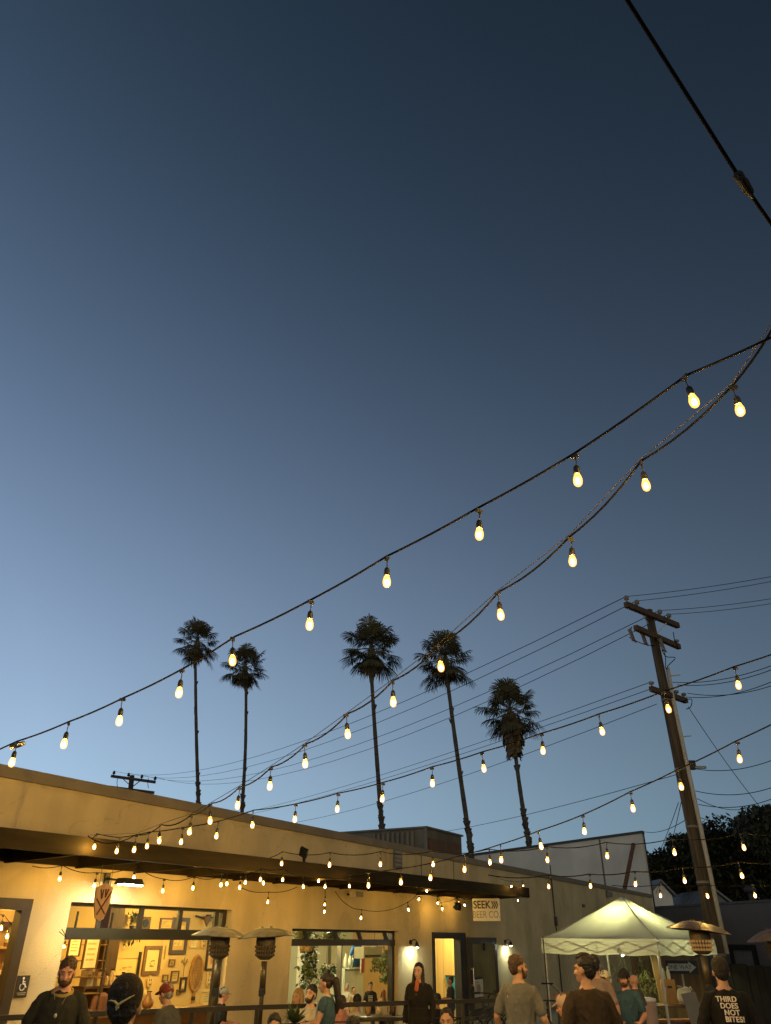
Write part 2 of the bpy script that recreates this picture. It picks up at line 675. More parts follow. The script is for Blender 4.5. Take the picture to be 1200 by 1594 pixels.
gl = rollup(ga[0] + .003, ga[1] - .005, gz, fac(230, 1463, -.12)[1], fac(230, 1446, -.12)[1],
            [(fu(162, 1425), fu(167, 1425)), (fu(226, 1427), fu(231.5, 1427)), (fu(286, 1428), fu(292, 1428)), (fu(342, 1430), fu(348, 1430))], 0.12, M('door_rail_paint', (0.022, 0.020, 0.011), 0.42, .12, 3))
gm = rollup(ma[0] + .003, ma[1] - .005, mz, fac(540, 1472, -.12)[1], fac(540, 1462, -.12)[1],
            [(fu(484, 1455), fu(488, 1455)), (fu(530, 1457), fu(535, 1457)), (fu(567, 1458), fu(571, 1458)), (fu(607, 1459), fu(611, 1459))], 0.12, M('brown_rail_paint', (0.035, 0.025, 0.015), 0.4, .12, 3), lean=0.10)
for g_ in (gl, gm):
    pass
# left window
wf = MB()
fw_ = 0.15
wf.box((wa[0], -.04, wz - fw_), (wa[1], .12, wz - .002)); wf.box((wa[0], -.04, .252), (wa[1], .12, .40))
wf.box((wa[1] - fw_, -.04, .40), (wa[1] - .002, .12, wz - fw_)); wf.box((wa[0] + .002, -.04, .40), (wa[0] + fw_, .12, wz - fw_))
wn = obj('window', wf, M('brown_window_frame', (0.045, 0.030, 0.016), 0.5, .2, 5), bld)
wp = MB()
wp.box((wa[0] + fw_, .05, .40), (wa[1] - fw_, .06, wz - fw_))
obj('pane', wp, pane, wn)
# entrance: dark frame, an open glazed leaf to its right
df = MB()
jw = .16
df.box((da[0] - .02, -.05, dz - .10), (da[1] + .02, .16, dz + .05))
df.box((da[0] - .02, -.05, 0), (da[0] + .07, .16, dz - .10))
df.box((da[1] - .36, -.05, 0), (da[1] + .02, .16, dz - .10))
dr = obj('entrance_door', df, dark_frame, bld)
lu0, lu1 = fu(724, 1461), fu(768, 1462)
lf = MB()
lz = 2.05
lf.box((lu0, -.10, lz - .16), (lu1, -.045, lz)); lf.box((lu0, -.10, .05), (lu1, -.045, .30))
lf.box((lu0, -.10, .30), (lu0 + .25, -.045, lz - .16)); lf.box((lu1 - .16, -.10, .30), (lu1, -.045, lz - .16))
leaf = obj('door_leaf', lf, M('bronze_leaf', (0.055, 0.042, 0.030), 0.4, .2, 8), dr)
lp = MB()
lp.box((lu0 + .25, -.078, .30), (lu1 - .16, -.07, lz - .16))
obj('leaf_glass', lp, M('dusky_leaf_glass', (0.20, 0.18, 0.085), 0.08, .25, 1.2, spec=0.7), dr)
hd = MB()
hd.box((lu0 + (lu1 - lu0) * .52 - .04, -.15, 1.72), (lu0 + (lu1 - lu0) * .52 + .04, -.101, 1.90))
obj('closer', hd, black, dr)
hd = MB()
hd.tube([(lu0 + .12, -.16, .85), (lu0 + .12, -.16, 1.30)], .018, 8)
hd.box((lu0 + .105, -.16, .87), (lu0 + .135, -.09, .90)); hd.box((lu0 + .105, -.16, 1.25), (lu0 + .135, -.09, 1.28))
obj('handle', hd, steel, dr)
# shallow pilaster and the seam lines on the wall
pl = MB()
u0_ = fu(601, 1335); u1_ = fu(611, 1335)
pl.box((u0_, -.09, 3.35), (u1_, -.003, PZ - .14))
obj('pilaster', pl, stucco, bld)
for px in (655, 705):
    sl = MB()
    u_ = fu(px, 1345)
    sl.box((u_, -.012, 3.35), (u_ + .03, -.003, PZ - .14))
    obj('expansion_joint', sl, M('joint_dark', (0.14, 0.13, 0.12), 0.8), bld)

# ---------------------------------------------------------------- awning over the frontage
AN = 1.8
aw = fthing('awning', 'long brown timber awning on the cream wall, with joists showing under it', 'awning', 0, 0, 0)
aL, aR = -24.0, fac(824, 1388, AN)[0]


def az(u, top):        # the fascia drops a little towards the left
    t = (u + 15.0) / 17.0
    return (3.12 + .20 * t) if top else (2.90 + .16 * t)


fm = MB()
y0, y1 = -AN, -AN + .09
vs = []
for u in (aL, aR):
    for y in (y0, y1):
        for tp in (0, 1):
            vs.append((u, y, az(u, tp)))
fm.add(vs, [(0, 1, 3, 2), (4, 6, 7, 5), (0, 4, 5, 1), (2, 3, 7, 6), (1, 5, 7, 3), (0, 2, 6, 4)])
obj('fascia', fm, beam_paint, aw)
dm = MB()
vs = []
for u in (aL, aR):
    for y, o_ in ((-AN + .093, 0.0), (-.004, .10)):
        for tp in (-.045, -.012):
            vs.append((u, y, az(u, 1) + tp + o_))
dm.add(vs, [(0, 1, 3, 2), (4, 6, 7, 5), (0, 4, 5, 1), (2, 3, 7, 6), (1, 5, 7, 3), (0, 2, 6, 4)])
obj('roof_deck', dm, M('awning_deck', (0.020, 0.015, 0.008), 0.8, .2, 4), aw)
u = aL + .5
while u < aR - .05:
    jm = MB()
    zt = az(u, 1) - .05
    zb_ = az(u, 0) + .03
    jm.add([(u, -AN + .093, zb_), (u + .05, -AN + .093, zb_), (u + .05, -.004, zb_ - .05), (u, -.004, zb_ - .05),
            (u, -AN + .093, zt), (u + .05, -AN + .093, zt), (u + .05, -.004, zt + .09), (u, -.004, zt + .09)],
           [(0, 1, 2, 3), (4, 5, 6, 7), (0, 1, 5, 4), (1, 2, 6, 5), (2, 3, 7, 6), (3, 0, 4, 7)])
    obj('joist', jm, joist_paint, aw)
    u += 1.22
jm = MB()
jm.bar((aL, -.05, az(aL, 0) + .08), (aR, -.05, az(aR, 0) + .08), .085, .16)
obj('ledger', jm, joist_paint, aw)
jm = MB()
jm.bar((aR - .03, -AN + .093, az(aR, 0) + .13), (aR - .03, -.095, az(aR, 0) + .06), .06, .22)
obj('end_beam', jm, joist_paint, aw)
# ---------------------------------------------------------------- things fixed to the front
# accessibility sign beside the left window
u, z = fac(33.5, 1535.5)
t = fthing('accessibility_sign', 'small dark sign with a white wheelchair symbol beside the brown window frame', 'sign', u, 0, z)
b = MB(); b.box((-.10, -.014, -.13), (.10, -.003, .13)); obj('plate', b, M('sign_brown', (0.035, 0.028, 0.022), .5), t)
b = MB()
sy = -.022
def stroke(mb, pts, w, y=sy):
    for p, q in zip(pts[:-1], pts[1:]):
        mb.bar((p[0], y, p[1]), (q[0], y, q[1]), w, .008, up=(0, 1, 0))
b.lathe([(.0, -.004), (.016, -.004), (.016, .004), (0, .004)], 12)
for i in range(len(b.v)): b.v[i] = Vector((b.v[i].x - .008, sy + b.v[i].z, b.v[i].y + .098))
stroke(b, [(-.008, .076), (-.004, .030), (.030, .030), (.044, -.008), (.058, -.002)], .015)
stroke(b, [(-.006, .056), (.028, .056)], .012)
arc = [(-.004 + .040 * cos(radians(a)), -.004 + .040 * sin(radians(a))) for a in range(130, 345, 15)]
stroke(b, arc, .012)
obj('wheelchair_symbol', b, white_paint, t)
b = MB()
stroke(b, [(-.07, -.075), (.07, -.075)], .010); stroke(b, [(-.06, -.095), (.06, -.095)], .010)
obj('raised_text', b, M('sign_grey_text', (.30, .27, .2), .6), t)

# pointed plank sign hanging below the awning
u, z = fac(158, 1403, 1.0)
t = fthing('hanging_plank_sign', 'pointed pale wooden shield with burnt crossing lines hanging under the awning', 'sign', u, -1.0, z)
sx = .0125
out = [(-.145, .17), (0.02, .235), (.145, .18), (.135, -.02), (.07, -.22), (.01, -.245), (-.075, -.21), (-.135, -.03)]
b = MB(); b.prism(out, .025); obj('board', b, M('raw_wood_board', (.40, .25, .16), .8, .2, 3, stretch=(8, 8, 1)), t)
b = MB()
for pts in ([(-.12, .03), (.07, -.16)], [(.13, .13), (-.075, -.17)], [(-.07, .15), (-.03, .03), (-.02, .15)], [(.02, .16), (.03, .05), (.07, .16)]):
    stroke(b, pts, .016, -.030)
obj('burnt_lines', b, M('burnt_wood', (.07, .03, .02), .9), t)
b = MB()
for x in (-.1, .1): b.tube([(x, -.01, .19), (x, -.01, .48)], .004, 5)
obj('hanger', b, black, t)

# flood light above the roll-up door
u, z = fac(201, 1377, .55)
t = fthing('flood_light', 'flat black floodlight shining white down the wall above the left roll-up door', 'lamp', u, -.55, z)
b = MB()
b.add([(-.21, -.11, 0), (.21, -.11, 0), (.21, .11, 0), (-.21, .11, 0), (-.17, -.09, .085), (.17, -.09, .085), (.17, .09, .085), (-.17, .09, .085)],
      [(0, 3, 2, 1), (4, 5, 6, 7), (0, 1, 5, 4), (1, 2, 6, 5), (2, 3, 7, 6), (3, 0, 4, 7)])
obj('housing', b, black, t)
b = MB()
for i in range(6):
    for j in range(2):
        x = -.165 + i * .066; y = -.07 + j * .075
        b.box((x - .025, y - .028, -.012), (x + .025, y + .028, -.003))
obj('led_grid', b, emission('led_white', (1.0, 1.0, .80), 330.0), t)
b = MB(); b.tube([(0, .09, .05), (0, .55, .10)], .018, 6); b.box((-.05, .51, .02), (.05, .545, .18)); obj('bracket', b, black, t)

# security light on top of the fascia
u, z = fac(473, 1333, 1.7)
t = fthing('security_light', 'small black tilted floodlight standing on top of the awning fascia', 'lamp', u, -1.7, z - .12)
b = MB(); b.m = Matrix.Translation((-.02, 0, .18)) @ Matrix.Rotation(radians(-32), 4, 'Y') @ Matrix.Rotation(radians(30), 4, 'X')
b.box((-.02, -.075, -.085), (.035, .075, .085)); obj('head', b, black, t)
b = MB(); b.bar((.03, 0, -.04), (.0, 0, .12), .04, .04); b.box((-.06, -.06, -.05), (.10, .06, -.02)); obj('base', b, black, t)

# twin spotlights hanging near the sign
u, z = fac(712, 1409, .9)
t = fthing('twin_spotlight', 'two black spotlight heads hanging under the awning left of the white sign', 'lamp', u, -.9, z)
b = MB()
b.tube([(0, 0, .28), (0, 0, .05)], .016, 6); b.box((-.12, -.03, .03), (.12, .03, .07)); obj('mount', b, black, t)
for x, an in ((-.09, 25), (.10, -20)):
    b = MB(); b.m = Matrix.Translation((x, 0, -.04)) @ Matrix.Rotation(radians(an), 4, 'Y') @ Matrix.Rotation(radians(30), 4, 'X')
    b.lathe([(.035, .10), (.05, .07), (.065, -.06), (.055, -.06), (.045, -.03)], 12); obj('spot_head', b, black, t, True)

u, z = fac(555, 1392, .25)
t = fthing('wall_speaker', 'small pale box speaker under the awning above the middle opening', 'speaker', u, -.25, z)
b = MB(); b.box((-.17, -.08, -.07), (.17, .08, .07)); obj('cabinet', b, M('cream_plastic', (.5, .45, .35), .5), t)
b = MB(); b.box((-.15, -.09, -.055), (.15, -.083, .055)); obj('grille', b, M('grille_grey', (.25, .22, .17), .8), t)
b = MB(); b.box((-.03, .085, -.02), (.03, .246, .02)); obj('bracket', b, black, t)

u, z = fac(618, 1337, .1)
t = fthing('electrical_box', 'dark grey metal junction box on the upper wall beside the pilaster', 'box', u, 0, z)
b = MB(); b.box((-.20, -.14, -.22), (.20, -.003, .22)); obj('enclosure', b, M('box_grey', (.16, .14, .11), .5, .3, 5), t)
b = MB()
for i in range(4): b.box((-.15, -.15, -.16 + i * .1), (.15, -.143, -.12 + i * .1))
obj('louver', b, M('box_vent', (.30, .27, .22), .5), t)

# shop sign
u, z = fac(757, 1416, 1.1)
t = fthing('shop_sign', 'white board lettered SEEK BEER CO. hanging from the right end of the awning', 'sign', u, -1.1, z)
t.matrix_basis = t.matrix_basis @ Matrix.Rotation(radians(-82), 4, 'Z')
W_, H_ = .385, .275
b = MB(); b.box((-W_, -.02, -H_), (W_, .02, H_)); obj('board', b, M('sign_white', (.80, .77, .70), .6, .04, 4), t)
ink = M('sign_ink', (.07, .05, .04), .7); ink2 = M('sign_faded_ink', (.42, .38, .33), .8)
text_part('lettering', 'SEEK', .27, ink, t, (-.115, -.024, .115), sx=.88, bold=.004)
b = MB()
for k in range(3):
    x = .165 + k * .062
    stroke(b, [(x, .205), (x + .05, .115), (x, .025)], .026, -.026)
obj('arrow_emblem', b, ink, t)
text_part('lettering', 'BEER CO.', .235, ink2, t, (.0, -.024, -.125), sx=.80, bold=.002)
b = MB()
for x in (-.32, .32): b.tube([(x, 0, H_), (x, 0, H_ + .34)], .012, 6)
obj('hanger', b, black, t)

# wall sconces either side of the entrance
COOL = (0.93, 1.0, 0.74)
for px, py, lab in ((649, 1473, 'black gooseneck wall lamp left of the entrance, lighting the wall above the long-haired woman'),
                    (795, 1471, 'black gooseneck wall lamp right of the open door, lighting the wall beside the tent')):
    u, z = fac(px, py, .2)
    t = fthing('wall_sconce', lab, 'lamp', u, 0, z, 'sconces by the entrance')
    b = MB(); b.lathe([(.0, 0), (.055, 0), (.055, .03), (.0, .03)], 14)
    for i in range(len(b.v)): b.v[i] = Vector((b.v[i].x, -.003 - b.v[i].z, b.v[i].y + .09))
    obj('wall_plate', b, black, t)
    b = MB(); b.tube([(0, -.03, .09), (0, -.10, .15), (.0, -.17, .14), (.0, -.20, .09)], .013, 8); obj('arm', b, black, t)
    b = MB(); b.lathe([(.015, .10), (.03, .09), (.05, .04), (.075, -.02), (.068, -.02), (.045, .03)], 16, (0, -.20, 0)); obj('shade', b, black, t, True)
    b = MB(); b.ell((0, -.20, -.005), (.033, .033, .03)); o = obj('bulb', b, emission('sconce_bulb', COOL, 900.0), t, True)

# conduit run on the wall left of the tent
u, z = fac(860, 1400)
t = fthing('conduit', 'thin dark conduit running down the wall left of the white tent', 'pipe', u, 0, 0)
b = MB(); u2 = .05
b.tube([(0, -.03, PZ + .35), (0, -.03, 2.9), (.02, -.03, 2.2), (.02, -.03, 0.3)], .022, 6)
obj('pipe', b, M('conduit_dark', (.05, .045, .04), .6), t)
b = MB(); b.box((-.05, -.08, 2.45), (.10, -.003, 2.75)); obj('junction', b, M('conduit_dark', (.05, .045, .04), .6), t)
u, z = fac(908, 1410)
t = fthing('wall_vent', 'little dark vent slot high on the wall above the tent', 'vent', u, 0, z)
b = MB(); b.box((-.17, -.03, -.05), (.17, -.003, .05)); obj('vent_plate', b, black, t)
b = MB(); b.box((-.15, -.036, -.01), (.15, -.031, .01)); obj('slot', b, galv, t)
u, z = fac(951, 1391, .2)
t = fthing('camera_light', 'small dark camera-like fitting under the parapet above the tent peak', 'camera', u, 0, z)
b = MB(); b.box((-.10, -.05, -.12), (.10, -.003, .12)); obj('mount', b, black, t)
b = MB(); b.box((-.19, -.22, -.13), (-.03, -.05, .07)); b.box((.04, -.22, -.13), (.19, -.05, .07)); obj('housing', b, M('cam_grey', (.2, .2, .2), .5), t)

# HVAC screen on the roof
c0 = FRI @ at(663, 1286, 26.6)
hv = fthing('rooftop_unit', 'weathered grey ribbed metal air-handling box on the flat roof', 'air conditioner', c0.x, c0.y, 3.36)
zt = c0.z - 3.36
LV, LU = 4.0, 2.7
b = MB(); b.box((0, 0, 0), (LU, LV, zt - .06)); body = obj('casing', b, M('weathered_casing', (.15, .13, .10), .8, .2, 2, streak=.3), hv)
b = MB(); b.box((-.06, -.06, zt - .057), (LU + .06, LV + .06, zt)); obj('lid', b, M('casing_lid', (.14, .125, .10), .6), hv)
b = MB()
for i in range(9):
    v_ = .45 + i * .19
    b.box((-.05, v_, .1), (-.003, v_ + .09, zt - .14))
obj('rib', b, M('rib_metal', (.17, .15, .115), .7, .15, 3), body)
b = MB(); b.box((.12, -.03, .0), (LU - .08, -.003, zt - .34)); obj('intake_louver', b, M('rust_louver', (.13, .075, .045), .8, .2, 4), hv)
b = MB()
b.box((-.004, -.05, .0), (-.05, .05, zt - .06))
obj('corner_post', b, M('rib_metal', (.17, .15, .115), .7), hv)
# ---------------------------------------------------------------- string lights
BULB_L = 1850.0
bulb_glass = glassy('amber_bulb_glass', (1.0, .90, .70), .05, emit=(1.0, .43, .075), es=1.35)
bulb_core = emission('bulb_glow', WARM, BULB_L)
bulb_dim = emission('bulb_glow_dim', WARM, 830.0)
sock_m = M('socket_black', (.016, .014, .012), .5)
cable_m = M('cable_black', (.005, .0045, .004), .9, spec=.08)
bulb_far = emission('bulb_glow_bright', WARM, 2300.0)
guy_m = M('guy_wire', (.10, .09, .075), .9, spec=.1)
_b = MB()
_b.lathe([(.004, -.048), (.014, -.046), (.022, -.036), (.0255, -.020), (.025, -.004), (.020, .014), (.0145, .030), (.0135, .040)], 14)
BULB_ME = _b.mesh('light_bulb', smooth=True); BULB_ME.materials.append(bulb_glass)
_b = MB(); _b.ell((0, 0, -.017), (.0120, .0120, .0200), n=10, k=7)
CORE_ME = _b.mesh('filament', smooth=True); CORE_ME.materials.append(bulb_core)
DIM_ME = _b.mesh('filament', smooth=True); DIM_ME.materials.append(bulb_dim)
FAR_ME = _b.mesh('filament', smooth=True); FAR_ME.materials.append(bulb_far)
_b = MB(); _b.lathe([(.017, .028), (.019, .034), (.019, .060), (.015, .078), (.006, .086), (.004, .089)], 12)
_b.tube([(0, 0, .086), (.004, 0, .11), (0, 0, .148)], .0035, 5)
SOCK_ME = _b.mesh('socket', smooth=True); SOCK_ME.materials.append(sock_m)
_b = MB(); _b.box((-.022, -.008, .138), (.022, .008, .160))
CLIP_ME = _b.mesh('clip'); CLIP_ME.materials.append(sock_m)
NODE = .15


def catmull(pts, n=6):
    pts = [Vector(p) for p in pts]
    out = []
    P = [pts[0]] + pts + [pts[-1]]
    for i in range(1, len(P) - 2):
        a, b, c, d = P[i - 1], P[i], P[i + 1], P[i + 2]
        for k in range(n):
            t = k / n
            out.append(.5 * ((2 * b) + (c - a) * t + (2 * a - 5 * b + 4 * c - d) * t * t + (3 * b - 3 * c + d - a) * t ** 3))
    out.append(pts[-1])
    return out


def droop(nodes, amt, n=6):
    """cable that sags between its fixings"""
    out = []
    for a, b in zip(nodes[:-1], nodes[1:]):
        for k in range(n):
            t = k / n
            p = a.lerp(b, t)
            p = p - Vector((0, 0, amt * (a - b).length * 4 * t * (1 - t)))
            out.append(p)
    out.append(nodes[-1])
    return out


def string_light(label, bulbs, plane=None, fn=None, left=(), right=(), sag=.03, guy=False, r=.0062, scale=1.0, dim=False, beyond=0, anchor=None):
    """bulbs: pixels in the photograph, put onto the vertical plane the string hangs in"""
    def P(px, py):
        if fn is not None:
            return at_plane(px, py, FR @ Vector((0, -fn, 0)), NDIR)
        q, n, d = plane
        return at_plane(px, py, q, n)
    B = [P(*b) for b in bulbs]
    root = thing('string_light', label, 'string lights', loc=B[0] + Vector((0, 0, NODE)), group='festoon lights strung over the patio')
    org = root.matrix_basis.translation.copy()
    for k_ in range(beyond):                 # the strand carries on past the edge of the view
        B.append(B[-1] + (B[-1] - B[-2]) * .98)
    nodes = [b + Vector((0, 0, NODE * scale)) for b in B]
    ends_l = [Vector(e) if len(e) == 3 else P(*e) for e in left]
    ends_r = [Vector(e) if len(e) == 3 else P(*e) for e in right]
    if anchor: ends_r = ends_r + [Vector(anchor)]
    path = ends_l + nodes + ends_r
    mb = MB(); mb.tube(droop(path, sag) if sag else catmull(path), r, 6)
    obj('cable', mb, cable_m, root, True, world=True)
    if guy:
        mb = MB(); mb.tube([p + Vector((0, 0, .012)) for p in path], .0028, 5)
        obj('guy_wire', mb, guy_m, root, True, world=True)
    rr = random.Random(len(bulbs) * 31 + int(bulbs[0][0]))
    for b in B:
        o = link_mesh('light_bulb', BULB_ME, root, b - org)
        a, t = rr.uniform(0, 6.28), rr.uniform(0, .13)
        o.rotation_euler = (t * cos(a), t * sin(a), rr.uniform(0, 6.28))
        o.scale = (scale * .90,) * 3
        link_mesh('filament', FAR_ME if dim == 2 else (DIM_ME if dim else CORE_ME), o)
        link_mesh('socket', SOCK_ME, o)
        link_mesh('clip', CLIP_ME, o)
    return root, path


ATT = FR @ Vector((-13.85, -AN - .02, 3.14))

# A: highest strand, from the turnbuckle at the left edge to the upper right
plA = plan_plane((-2.83, 5.84), (1.44, 2.74))
rootA, pathA = string_light('highest light strand, crossing the sky from the turnbuckle to the upper right',
    [(19, 1185), (100, 1156), (186, 1120), (279, 1076), (362, 1026), (482, 970), (602, 903), (746, 829), (899, 745), (1079, 622)],
    plane=plA, left=[(-160, 1228)], right=[(1203, 524), (1330, 425)], anchor=(7.2, -1.5, 5.6), sag=.012)
# B: strand with its loose cable looping under a straight guy wire
plB = plan_plane((-1.66, 7.65), (1.77, 2.93))
string_light('second light strand, its loose cable looping under a straight guy wire across the sky',
    [(209, 1321), (248, 1307), (295, 1293), (327, 1276), (370, 1252), (420, 1222), (475, 1187), (541, 1141), (612, 1091), (686, 1036), (779, 955), (891, 871), (1005, 753), (1151, 636)],
    plane=plB, left=[tuple(ATT)], right=[(1225, 470)], anchor=(5.6, -2.4, 5.6), sag=.055, guy=True)
plC = plan_plane((-1.48, 9.03), (2.95, 6.04))
string_light('third light strand, running almost straight in front of the utility pole crossarms',
    [(147, 1317), (182, 1323.5), (229, 1315.6), (282, 1309), (337, 1300), (393, 1283), (459, 1274), (525, 1258), (595, 1242), (673, 1218), (753, 1195), (845, 1167), (937, 1137), (1040, 1102), (1149, 1065)],
    plane=plC, left=[tuple(ATT + Vector((.05, .03, -.03)))], beyond=4, anchor=(10.5, .9, 4.9), sag=.012)
plD = plan_plane((-.19, 10.98), (3.23, 6.91))
string_light('fourth light strand, passing in front of the middle of the leaning wooden pole',
    [(573.5, 1377), (624, 1372), (670, 1365), (723, 1352), (780, 1337), (842, 1316), (909.5, 1292.5), (985, 1257), (1060, 1223), (1151, 1180)],
    plane=plD, left=[(544, 1364)], beyond=4, anchor=(8.4, .7, 4.6), sag=.010)
k = 1.30
plG = plan_plane((-1.14 * k, 9.19 * k), (3.31 * k, 7.39 * k))
string_light('light strand strung level over the awning and the pale side wall to the dark trees',
    [(438.5, 1343), (513, 1345), (592, 1344), (674, 1344), (762.5, 1341), (852, 1337.5), (945, 1331.4), (1049.6, 1326), (1157.5, 1318)],
    plane=plG, left=[(420, 1335)], right=[(1275, 1290)], sag=.05, r=.006, dim=2)
k = 1.36
plH = plan_plane((1.57 * k, 10.03 * k), (3.33 * k, 7.6 * k))
string_light('light strand on a thick pale cable from the awning end past the wooden pole',
    [(854, 1379), (919, 1378), (989, 1375), (1065.4, 1369.7), (1154.5, 1361.8)],
    plane=plH, left=[(760, 1362)], right=[(1275, 1340)], sag=.03, r=.008, dim=2)
k = 1.8
plI = plan_plane((2.2 * k, 7.8 * k), (3.6 * k, 7.0 * k))
string_light('short light strand hung lowest on the right, just above the dark back wall',
    [(1028, 1393), (1101, 1393.7), (1175, 1393)], plane=plI, left=[(952, 1378)], right=[(1275, 1376)], sag=.03, r=.006, dim=2)

# strands on and below the awning
string_light('light strand along the front of the awning fascia above the two left heaters',
    [(344, 1376), (373.3, 1380), (405.4, 1368), (440, 1368), (472, 1379), (506, 1379), (543.8, 1378.5)], fn=2.0, left=[(325, 1352)], right=[(571, 1360)], sag=.04, r=.006, dim=True)
string_light('inner light strand under the awning joists behind the fascia lights',
    [(353, 1374.4), (382, 1372.3), (410, 1373.3), (496, 1370)], fn=1.2, left=[(335, 1366)], right=[(524, 1364)], sag=.03, r=.006, dim=True)
string_light('bright light strand close against the wall over the left roll-up door',
    [(93.3, 1366.5), (147, 1377), (208.5, 1364.5), (253.3, 1385.4), (300.4, 1381)], fn=.42, left=[(50, 1348)], right=[(338, 1366)], sag=.06, r=.006, scale=1.1, dim=True)
string_light('single drooping light on a swag above the two left heaters',
    [(417, 1402.7)], fn=.9, left=[(374, 1381), (392, 1388)], right=[(440, 1388), (462, 1381)], sag=.02, r=.006, dim=True)
string_light('light swag hanging lowest on the wall above the middle opening',
    [(562, 1428), (635.5, 1415), (652, 1399), (664, 1386)], fn=1.0, left=[(522, 1388), (540, 1408)], right=[(672, 1366), (674, 1352)], sag=.05, r=.006, dim=True)
string_light('two lights dangling one above the other under the awning',
    [(505.6, 1407), (505, 1418)], fn=1.0, left=[(506, 1383)], sag=.0, r=.006, scale=.9, dim=True)
string_light('light strand against the wall left of the white shop sign',
    [(681.5, 1405), (688, 1414), (714, 1404.5), (723, 1408)], fn=.45, left=[(668, 1392)], right=[(745, 1396)], sag=.04, r=.006, dim=True)
string_light('three lights at the right end of the awning over the shop sign',
    [(796, 1379), (814.5, 1378), (806, 1401)], fn=1.9, left=[(772, 1364)], right=[(824, 1386)], sag=.03, r=.005, scale=.8, dim=True)
string_light('single light hanging beside the left edge of the roll-up door opening',
    [(100, 1472)], fn=.25, left=[(96, 1446)], right=[(92, 1450)], sag=.0, r=.005, scale=.75, dim=True)
string_light('lights glowing inside the left window',
    [(2, 1443), (11.5, 1456), (20.5, 1468)], fn=-.9, left=[(-30, 1420)], right=[(26, 1452)], sag=.03, r=.005, scale=1.1)


# turnbuckle on strand A and the clamp on the overhead cable
def turnbuckle(label, c, d, L, w):
    t = thing('turnbuckle', label, 'cable clamp', loc=c)
    x, y, z = frame_z(d)
    R_ = Matrix((x, y, z)).transposed()
    def pt(a, b, e): return Vector(c) + R_ @ Vector((a, b, e))
    b = MB()
    for s in (-1, 1):
        b.tube([pt(s * w * .2, 0, -L * .5), pt(s * w * .5, 0, -L * .34), pt(s * w * .5, 0, L * .34), pt(s * w * .2, 0, L * .5)], w * .17, 7)
    obj('frame', b, M('dark_rusty_steel', (.06, .045, .03), .5, .3, 40, metal=.5), t, True, world=True)
    b = MB()
    for s in (-1, 1):
        b.tube([pt(0, 0, s * L * .58), pt(0, 0, s * L * .12)], w * .13, 6)
        b.ell(pt(0, 0, s * L * .5), (w * .33, w * .33, w * .33), n=8, k=6)
    obj('eye_bolt', b, galv, t, True, world=True)
    return t


dA = (pathA[1] - pathA[0]).normalized()
turnbuckle('small rusty turnbuckle at the left end of the highest light strand', at_plane(27, 1160, plA[0], plA[1]), dA, .15, .05)

q0, q1, q2 = at(975, -2, 1.15), at(1158, 288, 1.55), at(1210, 362, 1.75)
dirc = (q2 - q0).normalized()
t = thing('overhead_cable', 'thick black cable crossing the top right corner of the sky', 'cable', loc=q1)
b = MB(); b.tube([q0 - dirc * 7 + Vector((0, 0, .9)), q0 - dirc * 2.5 + Vector((0, 0, .2)), q0 - dirc * .8 + Vector((0, 0, .03)), q0, q1, q2, q2 + dirc * 2.5, q2 + dirc * 7 + Vector((0, 0, .5))], .0062, 8)
obj('cable_core', b, cable_m, t, True, world=True)
x_, y_, z_ = frame_z(dirc)
t2 = thing('cable_clamp', 'black wire clamp gripping the thick cable at the upper right edge', 'cable clamp', loc=q1)
b = MB()
cc = at(1158, 287, 1.55)
b.cap(cc - dirc * .036, cc + dirc * .004, .0165, .0135, 9)
b.cap(cc - dirc * .002 + y_ * .010, cc + dirc * .036 + y_ * .005, .0165, .0145, 9)
b.ell(cc - dirc * .03 - y_ * .012, (.010, .010, .012), n=8, k=6)
b.ell(cc + dirc * .02 + y_ * .022, (.009, .009, .012), n=8, k=6)
obj('clamp_body', b, black_matte, t2, True, world=True)
b = MB()
b.tube([cc - dirc * .046 - y_ * .010, cc - dirc * .02 - y_ * .026, cc + dirc * .02 - y_ * .025, cc + dirc * .052 - y_ * .010, cc + dirc * .058], .0036, 6)
obj('wire_loop', b, M('brass_wire', (.035, .024, .012), .7), t2, True, world=True)
# ---------------------------------------------------------------- utility poles and lines
pole_wood = M('pole_wood', (.078, .058, .038), .92, .5, 2.5, bump=.7, bscale=9, stretch=(7, 7, .28), spec=.15)
arm_wood = M('crossarm_wood', (.075, .052, .034), .9, .3, 3.0, stretch=(2, 2, 2))
insul = M('porcelain_insulator', (.20, .18, .15), .3)
YP = 22.0
top = at(1009, 950, YP)
mid = at(1062, 1212, YP)
lowp = at(1117, 1482, YP)
low = lowp + (lowp - top) * (lowp.z / (top.z - lowp.z))
low.z = 0
pole = thing('utility_pole', 'tall leaning wooden utility pole with three crossarms behind the tent', 'utility pole', loc=low)
b = MB(); b.tube([low - Vector((0, 0, .2)), lowp, mid, top], [.188, .180, .155, .125], 14)
obj('mast', b, pole_wood, pole, True, world=True)
for f_ in (.16, .33, .47, .62, .78):                       # steel bands and staples round the mast
    c = low.lerp(top, f_); r_ = .19 - .065 * f_
    m_ = MB(); m_.lathe([(r_ + .004, -.03), (r_ + .012, -.025), (r_ + .012, .025), (r_ + .004, .03)], 16, tuple(c + (mid - low.lerp(top, .60)) * (1 - abs(f_ - .6) * 2)))
    obj('steel_band', m_, M('dull_band', (.16, .15, .13), .7, .2, 9), pole, True, world=True)
# grey riser conduit up its right side
b = MB()
b.tube([at(1131.5, 1485, YP - .12), at(1095, 1310, YP - .12), at(1070.5, 1195, YP - .12), at(1047, 1085, YP - .1), at(1039, 1040, YP - .05)], .062, 8)
obj('riser', b, M('riser_conduit', (.42, .39, .34), .6, .1, 2), pole, True, world=True)
AD = Vector((.75, .66, 0)).normalized()
AN_ = Vector((AD.y, -AD.x, 0))


